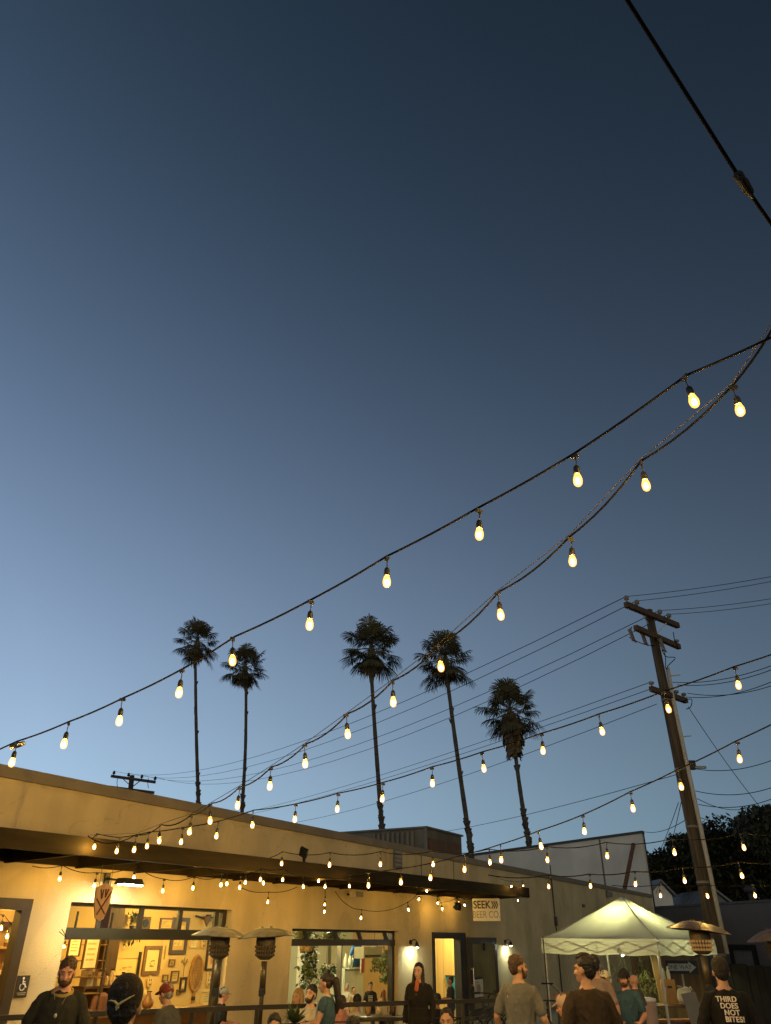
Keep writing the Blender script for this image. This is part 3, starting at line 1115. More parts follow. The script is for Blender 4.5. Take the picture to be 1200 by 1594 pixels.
def arm(pa, pb, sec, off):
    q = top - AN_ * -off
    p = at_plane(*pa, q, AN_); r = at_plane(*pb, q, AN_)
    m_ = MB(); m_.bar(p, r, sec * .8, sec)
    o = obj('crossarm', m_, arm_wood, pole, world=True)
    return p, r, o


a1p, a1q, a1 = arm((974, 941), (1055, 974), .17, .2)
a2p, a2q, a2 = arm((989, 977), (1057, 1007), .16, .2)
a3p, a3q, a3 = arm((1013, 1072), (1068, 1091), .15, .2)
INS = []
for o_, p, q, ts, hh in ((a1, a1p, a1q, (.03, .22, .66, .84), .20), (a2, a2p, a2q, (.96,), .12), (a3, a3p, a3q, (.04, .74, .96), .13)):
    for t_ in ts:
        c = p.lerp(q, t_) + Vector((0, 0, .085))
        m_ = MB()
        m_.lathe([(.02, 0), (.02, hh * .45), (.075, hh * .5), (.06, hh * .7), (.085, hh * .78), (.07, hh), (.03, hh * 1.15)], 10, tuple(c))
        obj('insulator', m_, insul, o_, True, world=True)
        INS.append(c + Vector((0, 0, hh)))
for (pa, pb) in (((1000, 956), (1018, 985)), ((1037, 970), (1021, 988))):
    m_ = MB(); m_.bar(at(*pa, YP - .05), at(*pb, YP - .05), .03, .03)
    obj('brace', m_, galv, pole, world=True)
for (px, py) in ((982, 989), (1001, 994), (1029, 1004)):
    c = at(px, py, YP - .35)
    m_ = MB(); m_.cap(c + Vector((0, 0, .17)), c + Vector((0.05, 0, -.14)), .055, .06, 8)
    m_.bar(c + Vector((-.05, .02, .2)), c + Vector((.16, .1, -.2)), .035, .035)
    m_.bar(c + Vector((.1, .1, .3)), c + Vector((-.02, .0, .16)), .03, .03)
    obj('fuse_cutout', m_, M('cutout_grey', (.12, .10, .085), .5, .3, 20), pole, world=True)
for (px, py) in ((1044, 1052), (1060, 1147)):
    c = at(px, py, YP)
    m_ = MB(); m_.bar(c, c + Vector((.28, -.05, .02)), .03, .03)
    obj('step_bolt', m_, galv, pole, world=True)
m_ = MB()
c = at(1075, 1191, YP - .05); m_.box(c - Vector((.10, .08, .12)), c + Vector((.12, .08, .12)))
obj('splice_box', m_, black, pole, world=True)
m_ = MB()
for pts in ([(979, 992), (1003, 1003), (1030, 1006)], [(1030, 1012), (1037, 1022), (1051, 1024), (1040, 1036), (1038, 1042)], [(1018, 988), (1034, 1015), (1036, 1040)],
            [(1048, 984), (1050, 996), (1056, 1010)], [(1060, 1093), (1076, 1088), (1075, 1100), (1068, 1104)]):
    m_.tube(catmull([at(x, y, YP - .1) for x, y in pts]), .013, 5)
obj('jumper_wire', m_, cable_m, pole, True, world=True)

# far pole beyond the left roof
YF = 78.0
ft = at(205.5, 1207, YF)
far = thing('utility_pole', 'small distant utility pole with two crossarms showing over the left roof edge', 'utility pole', loc=(ft.x, ft.y, 0))
b = MB(); b.tube([(ft.x + 1.1, ft.y, 0), ft], [.30, .24], 10); obj('mast', b, pole_wood, far, True, world=True)
FI = []
for (pa, pb, ins) in (((173, 1208), (242, 1217.5), (.05, .38, .68, .98)), ((170, 1225), (240, 1234), ())):
    p, q = at(*pa, YF - .2), at(*pb, YF - .2)
    m_ = MB(); m_.bar(p, q, .20, .26); o_ = obj('crossarm', m_, arm_wood, far, world=True)
    for t_ in ins:
        c = p.lerp(q, t_)
        m_ = MB(); m_.lathe([(.06, 0), (.05, .2), (.16, .26), (.12, .45), (.04, .55)], 8, tuple(c)); obj('insulator', m_, black, o_, world=True)
        FI.append(c + Vector((0, 0, .5)))
m_ = MB()
for pa, pb in (((190, 1211), (204, 1224)), ((220, 1214), (207, 1224))):
    m_.bar(at(*pa, YF - .3), at(*pb, YF - .3), .07, .07)
obj('brace', m_, arm_wood, far, world=True)
m_ = MB()
for x in (183, 231): m_.tube([at(x, 1211, YF - .3), at(x - 1, 1219, YF - .3), at(x, 1227, YF - .3)], .03, 4)
obj('jumper_wire', m_, cable_m, far, True, world=True)


def line(label, a, b, sag=.0, r=.013, group='overhead lines', n=16, mids=None):
    a, b = Vector(a), Vector(b)
    pts = []
    for i in range(n + 1):
        t_ = i / n
        p = a.lerp(b, t_)
        p.z -= sag * 4 * t_ * (1 - t_)
        pts.append(p)
    o = obj('utility_line', MB(), cable_m)
    m_ = MB(); m_.tube(pts, r, 5)
    me = m_.mesh('utility_line', Matrix.Translation(-a), True)
    me.materials.append(cable_m)
    old = o.data; o.data = me; bpy.data.meshes.remove(old)
    o.location = a
    return tag(o, label, 'power line', group)


LAB4 = 'thin black power line sagging from the pole top to the small far pole'
for i in range(4):
    line(LAB4, INS[i], FI[i], sag=2.1 + .12 * i, r=.012, group='four power lines to the far pole')
LABR = 'thin black power line running from the pole top out of the right edge'
for i, (px, py) in enumerate(((1200, 885), (1200, 893), (1200, 920), (1200, 928))):
    e = at(px, py, YP - 2.5 + .8 * i)
    line(LABR, INS[i], INS[i] + (e - INS[i]) * 2.2, sag=.25, r=.009, group='four power lines off to the right')
i3 = INS[5:]
for (lab, pa, px, far_y, sag) in (
        ('black line from the lowest crossarm down to the roofline behind the second palm', i3[0], (379, 1258), 60, .5),
        ('lower of the two close lines from the lowest crossarm down behind the palms', i3[0] + Vector((.1, 0, -.16)), (372, 1263), 60, .55),
        ('black line leaving the pole below its lowest crossarm toward the left roofline', at(1022, 1096, YP), (414, 1274), 60, .9)):
    e = at(*px, far_y); line(lab, pa, pa + (e - pa) * 1.25, sag=sag, r=.010)
line('long black line from the middle of the wooden pole down to the rooftop unit', at(1052, 1206, YP), at(640, 1302, 48), sag=.2, r=.010)
for (lab, p0, p1, y0, y1) in (
        ('upper of the two lines going right from the lowest crossarm', (1047, 1062), (1205, 1034.5), YP, 17),
        ('second line going right from just below the lowest crossarm tip', (1054, 1066), (1205, 1041), YP, 17),
        ('third line going right from the lowest crossarm end', (1068, 1085), (1205, 1059.5), YP, 18),
        ('lowest of the four lines going right from the lowest crossarm', (1070, 1079), (1205, 1066), YP, 18),
        ('slanting guy wire from the lowest crossarm down to the trees', (1071, 1100), (1196, 1272), YP, 26),
        ('service line with a small splice leaving the pole to the right', (1077, 1196), (1205, 1182), YP, 19),
        ('doubled service line going right above the tree', (1082, 1231), (1205, 1224.5), YP, 20),
        ('slack service line going right from the pole to the tree top', (1087, 1252), (1205, 1242), YP, 21),
        ('crossing service line dipping right into the tree', (1085, 1243), (1160, 1258), YP, 28),
        ('lowest service line going right behind the tree crown', (1091, 1273), (1165, 1271), YP, 28),
        ('left-hand drop cable slanting from the pole to the roof corner', (1056, 1249), (1009, 1356), YP, 40),
        ('frayed drop cable beside the first, slanting from pole to roof corner', (1060, 1249), (1021, 1390), YP, 40),
        ('near-level line passing from the roof corner to the pole', (1066, 1277), (1000, 1294), YP, 36)):
    line(lab, at(*p0, y0), at(*p1, y1), sag=.15, r=.010)
m_ = MB(); c = at(1091, 1195, 21.6); m_.cap(c - Vector((.12, 0, -.01)), c + Vector((.12, 0, .01)), .04, .04, 8)
tag(obj('line_splice', m_, galv, None, True), 'small grey sleeve on the service line right of the pole', 'cable splice')

# ---------------------------------------------------------------- palms
palm_leaf = M('palm_leaf', (.085, .075, .035), .75, .4, 2.0)
palm_dead = M('palm_dead_leaf', (.12, .082, .042), .9, .3, 3.0)
palm_bark = M('palm_bark', (.085, .066, .048), .95, .35, 2.0, bump=.6, bscale=8, stretch=(1, 1, 4))


def fan_leaf(mb, base, d, plen, R, rr, droopy, dead=False):
    """one fan leaf: petiole, then a folded fan of narrow blades with hanging tips"""
    d = Vector(d).normalized()
    x, y, z = frame_z(d)
    side = d.cross(Vector((0, 0, 1)))
    side = side.normalized() if side.length > .05 else x
    nrm = side.cross(d).normalized()
    tipb = base + d * plen - Vector((0, 0, .10 * plen * droopy))
    mb.k = 1 if dead else 0
    mb.tube([base, base + d * plen * .5, tipb], .022, 3, caps=False)
    nb = 26
    for i in range(nb):
        a = radians(-125 + 250 * i / (nb - 1)) + rr.uniform(-.05, .05)
        L = R * (1 - .30 * (abs(a) / 2.2) ** 2) * rr.uniform(.82, 1.08)
        dd = (d * cos(a) + side * sin(a)).normalized()
        dd = (dd + nrm * (.16 - .20 * abs(sin(a)))).normalized()
        w = .040 * R
        wv = dd.cross(nrm).normalized() * w
        k1 = tipb + dd * L * .55 - Vector((0, 0, .10 * L * droopy))
        k2 = tipb + dd * L * .80 - Vector((0, 0, .27 * L * droopy))
        k3 = tipb + dd * L * .93 - Vector((0, 0, (.36 + rr.uniform(0, .20)) * L * droopy))
        mb.add([tipb, k1 - wv, k1 + wv, k2 - wv * .75, k2 + wv * .75, k3], [(0, 1, 2), (1, 3, 4, 2), (3, 5, 4)])
    mb.k = 0


def palm(label, cpx, trunk, y, tw, R, seed, nlive=40, ndead=14, skirt=0.0, elong=1.0):
    rr = random.Random(seed)
    pts = [at(px, py, y) for px, py in trunk]
    d = pts[-1] - pts[-2]
    base = pts[-1] + d * (pts[-1].z / -d.z) if d.z < 0 else pts[-1].copy()
    base.z = 0
    root = thing('palm_tree', label, 'palm tree', loc=base, group='row of tall fan palms behind the building')
    path = catmull([base] + pts[::-1], 8)
    n = len(path)
    rad = []
    for i in range(n):
        hh = path[i].z
        t_ = hh / path[-1].z
        rad.append(tw * (1.18 - .36 * t_) * (1 + .05 * sin(i * 2.3)))
    b = MB(); b.tube(path, rad, 10)
    # old leaf boots left on the lower part of the stem
    zlow = pts[-1].z
    for i in range(46):
        z = zlow + rr.uniform(-.5, 1.9) if rr.random() < .8 else rr.uniform(zlow, pts[0].z)
        k = min(range(n - 1), key=lambda j: abs(path[j].z - z))
        c = path[k].lerp(path[k + 1], max(0, min(1, (z - path[k].z) / max(.01, path[k + 1].z - path[k].z))))
        a = rr.uniform(0, 6.28)
        o = Vector((cos(a), sin(a), 0))
        b.bar(c + o * tw * .7 - Vector((0, 0, .16)), c + o * tw * rr.uniform(1.15, 1.5) + Vector((0, 0, .14)), .11, .07)
    obj('trunk', b, palm_bark, root, True, world=True)
    top_ = at(cpx[0], cpx[1], y)
    stem = pts[0]
    ax = (top_ - stem)
    b = MB()
    hub0 = stem + ax * (.62 if skirt else .92)
    b.tube([stem - Vector((0, 0, .2)), stem + ax * .3, hub0, hub0 + Vector((0, 0, .5))], [tw * .9, tw * 1.7, tw * 1.6, tw * .5], 8)
    for i in range(nlive):
        el = radians(-42 + 128 * i / (nlive - 1) + rr.uniform(-8, 8))
        az_ = 2.399963 * i + rr.uniform(-.25, .25)
        dd = Vector((cos(el) * cos(az_), cos(el) * sin(az_), sin(el)))
        hub = hub0 + Vector((0, 0, .10 + .25 * sin(el)))
        fan_leaf(b, hub, dd, R * rr.uniform(.44, .80), R * rr.uniform(.42, .58), rr, rr.uniform(.55, 1.15))
    for i in range(ndead):
        el = radians(rr.uniform(-80, -40))
        az_ = 2.399 * i + rr.uniform(-.4, .4)
        dd = Vector((cos(el) * cos(az_), cos(el) * sin(az_), sin(el)))
        fan_leaf(b, hub0 - Vector((0, 0, .1)), dd, R * rr.uniform(.30, .46), R * rr.uniform(.36, .46), rr, rr.uniform(.6, 1.0), rr.random() < .5)
    obj('crown', b, palm_leaf, root, world=True, mats=[palm_leaf, palm_dead])
    if skirt:
        s_ = MB()
        for i in range(210):
            t_ = rr.random()
            az_ = rr.uniform(0, 6.28)
            c = hub0 + (stem - hub0) * (t_ * .8) + Vector((0, 0, .2))
            o = Vector((cos(az_), sin(az_), 0))
            rad_ = R * (.24 + .15 * sin(pi * min(1, t_ + .25)))
            e = c + o * rad_ * rr.uniform(.6, 1.15) - Vector((0, 0, R * rr.uniform(.35, .70)))
            mid_ = c + o * rad_ * .75 - Vector((0, 0, R * .12))
            wv = o.cross(Vector((0, 0, 1))) * R * .05
            s_.add([c, mid_ - wv, mid_ + wv, e + wv * 1.3, e - wv * 1.3, e + wv * 2.2 - Vector((0, 0, .15))], [(0, 1, 2), (1, 4, 3, 2), (4, 5, 3)])
        obj('dead_skirt', s_, palm_dead, root, world=True)
    return root


palm('fan palm on the far left, taller of the left pair, with a straight dark stem', (307, 997), [(304, 1031), (305.5, 1140), (309, 1258)], 62, .145, 2.0, 11)
palm('fan palm second from left, shorter and slightly bowed, a light bulb before its crown', (381, 1037), [(383, 1072), (382, 1165), (376, 1276)], 62, .145, 2.0, 12)
palm('fan palm in the middle with the widest crown, rising beside the rooftop unit', (578, 1008), [(578.5, 1058), (585, 1160), (595, 1296)], 50, .155, 2.15, 13, 46, 16)
palm('fan palm fourth from left, leaning left, its crown behind a lit bulb', (693, 1026), [(697, 1065), (711, 1170), (733, 1324)], 50, .155, 1.95, 14)
palm('shaggy fan palm on the right with a long skirt of dead leaves', (790, 1078), [(801, 1166), (811, 1240), (823, 1313)], 50, .15, 2.1, 15, 42, 4, skirt=1.0)


# ---------------------------------------------------------------- broad trees at the right
leaf_dark = M('tree_leaf', (.040, .042, .020), .85, .5, .8)
bark = M('tree_bark', (.07, .055, .04), .95, .3, 3, bump=.5, bscale=12)


def tree(label, c, rx, rz, seed, nl, leaf=.22, lobes=12, name='broadleaf_tree', hang=0.0):
    rr = random.Random(seed)
    base = Vector((c.x, c.y, 0))
    root = thing(name, label, 'tree', loc=base, group='dark trees behind the back wall')
    b = MB()
    b.tube([base, base + Vector((.1, 0, c.z * .4)), c - Vector((0, 0, rz * .3))], [.32, .25, .16], 9)
    cl = []
    for i in range(lobes):
        a, e = rr.uniform(0, 6.28), rr.uniform(-.6, 1.3)
        r_ = rr.uniform(.35, .85)
        p = c + Vector((cos(a) * cos(e) * rx * r_, sin(a) * cos(e) * rx * r_, sin(e) * rz * r_))
        cl.append((p, rr.uniform(.28, .46) * rx))
        b.tube([c - Vector((0, 0, rz * .3)), c.lerp(p, .5) + Vector((0, 0, -.1)), p], [.10, .06, .02], 5)
    obj('trunk', b, bark, root, True, world=True)
    f = MB()
    for i in range(nl):
        p, r_ = cl[i % lobes]
        v = Vector((rr.gauss(0, 1), rr.gauss(0, 1), rr.gauss(0, 1))).normalized() * r_ * rr.uniform(.35, 1.12) ** .7
        v.z *= .8
        q = p + v
        d = Vector((rr.uniform(-1, 1), rr.uniform(-1, 1), rr.uniform(-1, .6) - hang)).normalized()
        x, y, z = frame_z(d)
        s_ = leaf * rr.uniform(.6, 1.3)
        f.add([q, q + d * s_ * .5 + x * s_ * .28, q + d * s_, q + d * s_ * .5 - x * s_ * .28], [(0, 1, 2, 3)])
    obj('crown', f, leaf_dark, root, world=True)
    return root


tree('dark rounded tree between the roof corner and the wooden pole', at(1066, 1350, 56), 2.3, 2.6, 21, 11500, .36, 16)
tree('large dark tree right of the wooden pole, filling the right edge', at(1148, 1360, 58), 4.0, 3.6, 22, 21000, .40, 26)
tree('dark tree with drooping feathery top at the right edge', at(1193, 1308, 54), 2.3, 2.4, 23, 8000, .42, 16, hang=.9)
tree('low dark shrubby tree beside the roof corner', at(1024, 1368, 54), 1.1, 1.3, 24, 4000, .28, 9)
tree('dark tree beyond the right edge of the back wall', at(1225, 1350, 56), 3.2, 3.4, 25, 14000, .34, 16)
# ---------------------------------------------------------------- patio heaters
def heater(label, px, ytop, y, hood_r, tilt, tdir, lit=False, colr='steel'):
    c = at(px, ytop, y)
    h = c.z
    t = thing('patio_heater', label, 'patio heater', loc=(c.x, c.y, 0), group='tall gas patio heaters')
    hm = {'steel': M('heater_hood_steel', (.15, .14, .115), .5, .25, 8, metal=.5), 'dark': M('heater_hood_dark', (.055, .045, .047), .5, .2, 8, metal=.2)}[colr]
    b = MB(); b.lathe([(.23, 0), (.24, .05), (.235, .66), (.20, .74), (.06, .78)], 20); obj('tank_housing', b, M('heater_bronze', (.06, .05, .04), .4, .2, 6, metal=.6), t, True)
    b = MB(); b.tube([(0, 0, .75), (0, 0, h - .50)], .033, 12); b.tube([(0, 0, h - .82), (0, 0, h - .46)], .048, 12)
    obj('post', b, M('heater_post', (.12, .095, .06), .4, .15, 6, metal=.6), t, True)
    b = MB()
    b.lathe([(.075, h - .44), (.135, h - .40), (.155, h - .20), (.15, h - .13), (.02, h - .12)], 20)
    obj('burner', b, M('burner_mesh', (.10, .08, .055), .5, .3, 30, metal=.6), t, True)
    b = MB()
    for k in range(3):
        zz = h - .375 + k * .055
        for i in range(22):
            a = 2 * pi * i / 22
            r_ = .142 + .006 * k
            p = Vector((r_ * cos(a), r_ * sin(a), zz))
            b.box(p - Vector((.012, .012, .016)), p + Vector((.012, .012, .016)))
            if k < 2: b.box(p - Vector((.003, .003, -.016)), p + Vector((.003, .003, .045)))
        b.tube([(.144 * cos(2 * pi * i / 22), .144 * sin(2 * pi * i / 22), zz) for i in range(23)], .004, 4)
    if lit:
        obj('burner_hole', b, emission('burner_glow', (1.0, .50, .14), .26), t)
    else:
        obj('burner_hole', b, M('burner_hole', (.09, .07, .045), .5, .2, 12, metal=.8), t)
    b = MB(); b.tube([(0, 0, h - .13), (0, 0, h - .05)], .05, 10); obj('collar', b, steel, t, True)
    # hood: shallow segmented dome
    b = MB()
    n = 24
    prof = [(.02, .0), (.10, -.006), (.22, -.024), (.34, -.068), (.46, -.125), (.47, -.135), (.45, -.130), (.33, -.078), (.20, -.036), (.02, -.012)]
    prof = [(r_ * hood_r / .47, z) for r_, z in prof]
    b.m = Matrix.Translation((0, 0, h)) @ Matrix.Rotation(tilt, 4, Vector(tdir))
    b.lathe(prof, n)
    for i, v in enumerate(b.v):           # dents, as on any bar's heaters
        b.v[i] = v + Vector((0, 0, .018 * noise.noise(v * 4.0)))
    o = obj('hood', b, hm, t, False)
    b = MB()
    b.m = Matrix.Translation((0, 0, h)) @ Matrix.Rotation(tilt, 4, Vector(tdir))
    for i in range(4):
        a = pi / 4 + i * pi / 2
        b.box((.10 * cos(a) - .010, .10 * sin(a) - .010, -.02), (.10 * cos(a) + .010, .10 * sin(a) + .010, .018))
    obj('wing_nut', b, hm, o)
    b = MB(); b.lathe([(.05, h - .90), (.055, h - .86), (.05, h - .82)], 12); b.box((-.04, -.075, h - .92), (.04, -.03, h - .83))
    obj('valve', b, black, t)
    return t


heater('steel patio heater standing before the right edge of the left roll-up door', 345, 1443, 13.6, .46, .05, (0, 1, 0))
heater('steel patio heater on the blank wall stretch between the two openings', 415.5, 1444, 13.6, .46, -.06, (0, 1, 0))
heater('dark-hooded patio heater with glowing burner in front of the white tent', 1085, 1434, 13.0, .47, .10, (.2, 1, 0), True, 'dark')
heater('patio heater cut off by the right edge of the view', 1203, 1446, 13.8, .45, -.12, (0, 1, 0), False, 'dark')

# ---------------------------------------------------------------- white pop-up tent
tw_ = thing('canopy_tent', 'white pop-up canopy tent glowing from a lamp inside, beside the building', 'tent', loc=(5.85, 20.75, 0))
TL, TR = at(843, 1461, 20.7), at(1022, 1459.5, 18.6)
TB = at(1112, 1470, 20.9)
for p in (TL, TR, TB): p.z = 2.04
TF = TL + TB - TR
TC = (TL + TB) / 2
peak = at(966, 1395, TC.y + .0)
TC.x = (TC.x + peak.x) / 2
peak = Vector((TC.x, TC.y, peak.z))
fabric = M('tent_fabric', (.72, .72, .62), .9, .05, 1.2, bump=.5, bscale=3, trans=.5)
corners = [TL, TR, TB, TF]
b = MB()
n = 20
for i in range(4):
    p, q = corners[i], corners[(i + 1) % 4]
    grid = []
    for r_ in range(n + 1):
        t_ = r_ / n
        row = []
        for s_ in range(n + 1):
            e = p.lerp(q, s_ / n)
            v = peak.lerp(e, t_)
            v.z = 2.04 + (peak.z - 2.04) * (1 - t_) ** 1.18 - .10 * sin(pi * s_ / n) * sin(pi * t_) * t_ + .055 * noise.noise(Vector((v.x * 1.3, v.y * 1.3, i * 3.1))) * sin(pi * t_) + .012 * sin(s_ * 2.1 + t_ * 4) * sin(pi * t_)
            row.append(v)
        grid.append(row)
    vs = [v for row in grid for v in row]
    fs = [(a * (n + 1) + c, a * (n + 1) + c + 1, (a + 1) * (n + 1) + c + 1, (a + 1) * (n + 1) + c) for a in range(n) for c in range(n)]
    b.add(vs, fs)
canopy = obj('canopy', b, fabric, tw_, True, world=True)
b = MB()
for i in range(4):
    b.tube([b_ + Vector((0, 0, .006)) for b_ in [peak.lerp(corners[i], k / 10) for k in range(11)] for b_ in [Vector((b_.x, b_.y, 2.04 + (peak.z - 2.04) * (1 - ((b_ - peak).length / (corners[i] - peak).length)) ** 1.18))]], .011, 6)
obj('ridge_seam', b, M('tent_seam', (.34, .34, .27), .9), canopy, True, world=True)
b = MB()
for i in range(4):
    p, q = corners[i], corners[(i + 1) % 4]
    out = (p + q) / 2 - TC; out.z = 0; out.normalize()
    m_ = 24
    vs = []
    for k in range(m_ + 1):
        e = p.lerp(q, k / m_) + out * .012
        wv = .018 * sin(k * 1.3 + i) * sin(pi * k / m_)
        vs += [e, e + out * (.02 + wv) - Vector((0, 0, .16)), e + out * (.015 - wv) - Vector((0, 0, .32 - .012 * sin(k * .9)))]
    fs = []
    for k in range(m_):
        for j in range(2):
            fs.append((k * 3 + j, k * 3 + 3 + j, k * 3 + 4 + j, k * 3 + 1 + j))
    b.add(vs, fs)
obj('valance', b, fabric, tw_, True, world=True)
frame_m = M('tent_frame', (.42, .42, .38), .4, .1, 6, metal=.5)
for p in corners:
    b = MB(); i_ = (TC - p); i_.z = 0; i_.normalize()
    c = p + i_ * .05
    b.box((c.x - .022, c.y - .022, .02), (c.x + .022, c.y + .022, 2.0)); b.box((c.x - .07, c.y - .07, .0), (c.x + .07, c.y + .07, .02))
    b.box((c.x - .032, c.y - .032, 1.05), (c.x + .032, c.y + .032, 1.15))
    obj('leg', b, frame_m, tw_, world=True)
b = MB()
for i in range(4):
    p, q = corners[i], corners[(i + 1) % 4]
    out = TC - (p + q) / 2; out.z = 0; out.normalize()
    pts = [p.lerp(q, k / 4) + out * .022 for k in range(5)]
    for k in range(4):
        a_, c_ = pts[k], pts[k + 1]
        b.bar(a_ - Vector((0, 0, .05)), c_ - Vector((0, 0, .27)), .020, .022)
        b.bar(a_ - Vector((0, 0, .27)), c_ - Vector((0, 0, .05)), .020, .022)
    b.bar(pts[2] - Vector((0, 0, .04)), pts[2] - Vector((0, 0, .32)), .02, .02)
for p in corners:
    b.bar(p + (TC - p) * .03 - Vector((0, 0, .03)), peak - Vector((0, 0, .12)), .025, .025)
obj('truss', b, frame_m, tw_, world=True)
lp_ = at(969, 1483, 19.6)
t = thing('clip_lamp', 'small black clip-on lamp hanging at the front edge inside the tent', 'lamp', loc=lp_)
b = MB(); b.lathe([(.03, .10), (.06, .06), (.09, -.05), (.08, -.05), (.05, .04)], 12); obj('shade', b, black, t, True)
b = MB(); b.ell((0, .03, -.035), (.034, .034, .03)); obj('lamp_bulb', b, emission('clip_bulb', (.95, 1.0, .55), 330.0), t, True)
b = MB(); b.tube([(0, 0, .09), (0, .05, .20)], .012, 6); b.box((-.03, .03, .16), (.03, .08, .24)); obj('clamp', b, black, t)
t = thing('tent_lamp', 'lit lantern hanging under the peak inside the white tent', 'lamp', loc=(TC.x, TC.y, 2.36))
b = MB(); b.ell((0, 0, 0), (.07, .07, .10)); obj('lantern_globe', b, emission('tent_lantern', (1.0, .98, .42), 440.0), t, True)
b = MB(); b.tube([(0, 0, .09), (0, 0, .45)], .008, 5); b.lathe([(.03, .08), (.075, .09), (.06, .13), (.01, .14)], 12); obj('lantern_cap', b, black, t)

# ---------------------------------------------------------------- patio railing
RZ = 1.10
rp = [at_z(-60, 1587.5, RZ), at_z(150, 1578, RZ), at_z(300, 1571.5, RZ), at_z(400, 1568, RZ), at_z(637, 1561, RZ), at_z(720, 1558.5, RZ), at_z(800, 1556.5, RZ)]
rail = thing('patio_railing', 'dark metal patio railing with thin horizontal bars between the patio and the building', 'railing', loc=(rp[0].x, rp[0].y, 0))
rm_ = M('railing_brown', (.018, .014, .010), .5, .2, 6)
b = MB()
for p, q in zip(rp[:-1], rp[1:]): b.bar(p, q, .05, .06)
obj('top_rail', b, rm_, rail, world=True)
for dz_ in (.22, .42, .62, .82):
    b = MB()
    for p, q in zip(rp[:-1], rp[1:]): b.bar(p - Vector((0, 0, dz_)), q - Vector((0, 0, dz_)), .016, .018)
    obj('cross_bar', b, rm_, rail, world=True)
for p in rp:
    b = MB(); b.box((p.x - .025, p.y - .025, 0), (p.x + .025, p.y + .025, RZ - .031)); obj('post', b, rm_, rail, world=True)

# ---------------------------------------------------------------- right-hand side
w0, w1 = at(1016, 1411, 46.5), at(1204, 1399.5, 37.0)
w1 = w1 + (w1 - w0) * .5
wt = (w0.z + w1.z) / 2
d_ = (w1 - w0); d_.z = 0; L_ = d_.length; ang_ = atan2(d_.y, d_.x)
WM = Matrix.Translation((w0.x, w0.y, 0)) @ Matrix.Rotation(ang_, 4, 'Z')
bwall = thing('boundary_wall', 'dark grey plastered back wall across the right side of the yard', 'wall', mat=WM)
b = MB(); b.box((-1.2, 0, 0), (L_, .3, wt - .1)); obj('wall_face', b, M('grey_plaster', (.135, .118, .105), .95, .12, .5, bump=.3, bscale=20, streak=.12), bwall)
b = MB(); b.box((-1.2, -.05, wt - .097), (L_, .35, wt)); obj('coping', b, M('wall_coping', (.10, .09, .085), .8, .2, 2), bwall)
WI = WM.inverted()
NW = Vector((sin(ang_), -cos(ang_), 0))
def onwall(px, py): return WI @ at_plane(px, py, w0, NW)
p, q = onwall(1136, 1470), onwall(1176, 1470)
t = thing('wall_door', 'black framed doorway with a dull grey pane in the dark back wall', 'door', mat=WM @ Matrix.Translation((p.x, 0, 0)))
w_ = q.x - p.x
b = MB(); zt = p.z
b.box((0, -.12, 0), (.22, -.003, zt)); b.box((w_ - .22, -.12, 0), (w_, -.003, zt)); b.box((.22, -.12, zt - .22), (w_ - .22, -.003, zt)); b.box((.22, -.12, .0), (w_ - .22, -.003, .9))
obj('frame', b, black_matte, t)
b = MB(); b.box((.22, -.05, .9), (w_ - .22, -.004, zt - .22)); obj('pane', b, M('dull_pane', (.13, .13, .13), .35, .2, 2), t)
p = onwall(1130, 1465)
t = thing('wall_hook_lamp', 'small dark bracket fixed to the back wall beside the wooden pole', 'bracket', mat=WM @ Matrix.Translation((p.x, 0, p.z)))
b = MB(); b.tube([(0, 0, 0), (0, -.3, .02), (.1, -.45, -.04)], .03, 6); b.box((-.06, -.02, -.1), (.06, -.003, .1)); obj('bracket_arm', b, black, t)

# pale house gable beyond the wall and a second, darker roof behind the pole
def gable(label, px0, px1, pyw, pya, pxa, y, mat_, cat='house'):
    a, c = at(px0, pyw, y), at(px1, pyw, y)
    ap = at(pxa, pya, y)
    t = thing('house', label, cat, loc=(a.x, a.y, 0))
    w = c.x - a.x; hz = a.z; x_ = ap.x - a.x
    b = MB(); D = 7.0
    pr = [(0, 0), (w, 0), (w, hz), (x_, ap.z), (0, hz)]
    b.add([(x, 0, z) for x, z in pr] + [(x, D, z) for x, z in pr], [(0, 1, 2, 3, 4), (9, 8, 7, 6, 5), (0, 5, 6, 1), (1, 6, 7, 2), (4, 9, 5, 0)])
    obj('wall', b, mat_, t)
    b = MB()
    b.add([(w + .2, -.2, hz - .05), (x_, -.2, ap.z + .05), (x_, D, ap.z + .05), (w + .2, D, hz - .05), (w + .2, -.2, hz + .07), (x_, -.2, ap.z + .2), (x_, D, ap.z + .2), (w + .2, D, hz + .07)],
          [(0, 1, 2, 3), (7, 6, 5, 4), (0, 4, 5, 1), (3, 2, 6, 7), (0, 3, 7, 4)])
    b.add([(-.2, -.2, hz - .05), (x_, -.2, ap.z + .05), (x_, D, ap.z + .05), (-.2, D, hz - .05), (-.2, -.2, hz + .07), (x_, -.2, ap.z + .2), (x_, D, ap.z + .2), (-.2, D, hz + .07)],
          [(3, 2, 1, 0), (4, 5, 6, 7), (1, 5, 4, 0), (7, 6, 2, 3), (4, 7, 3, 0)])
    obj('roof', b, M('house_roof', (.22, .22, .22), .9, .2, 2), t)
    return t


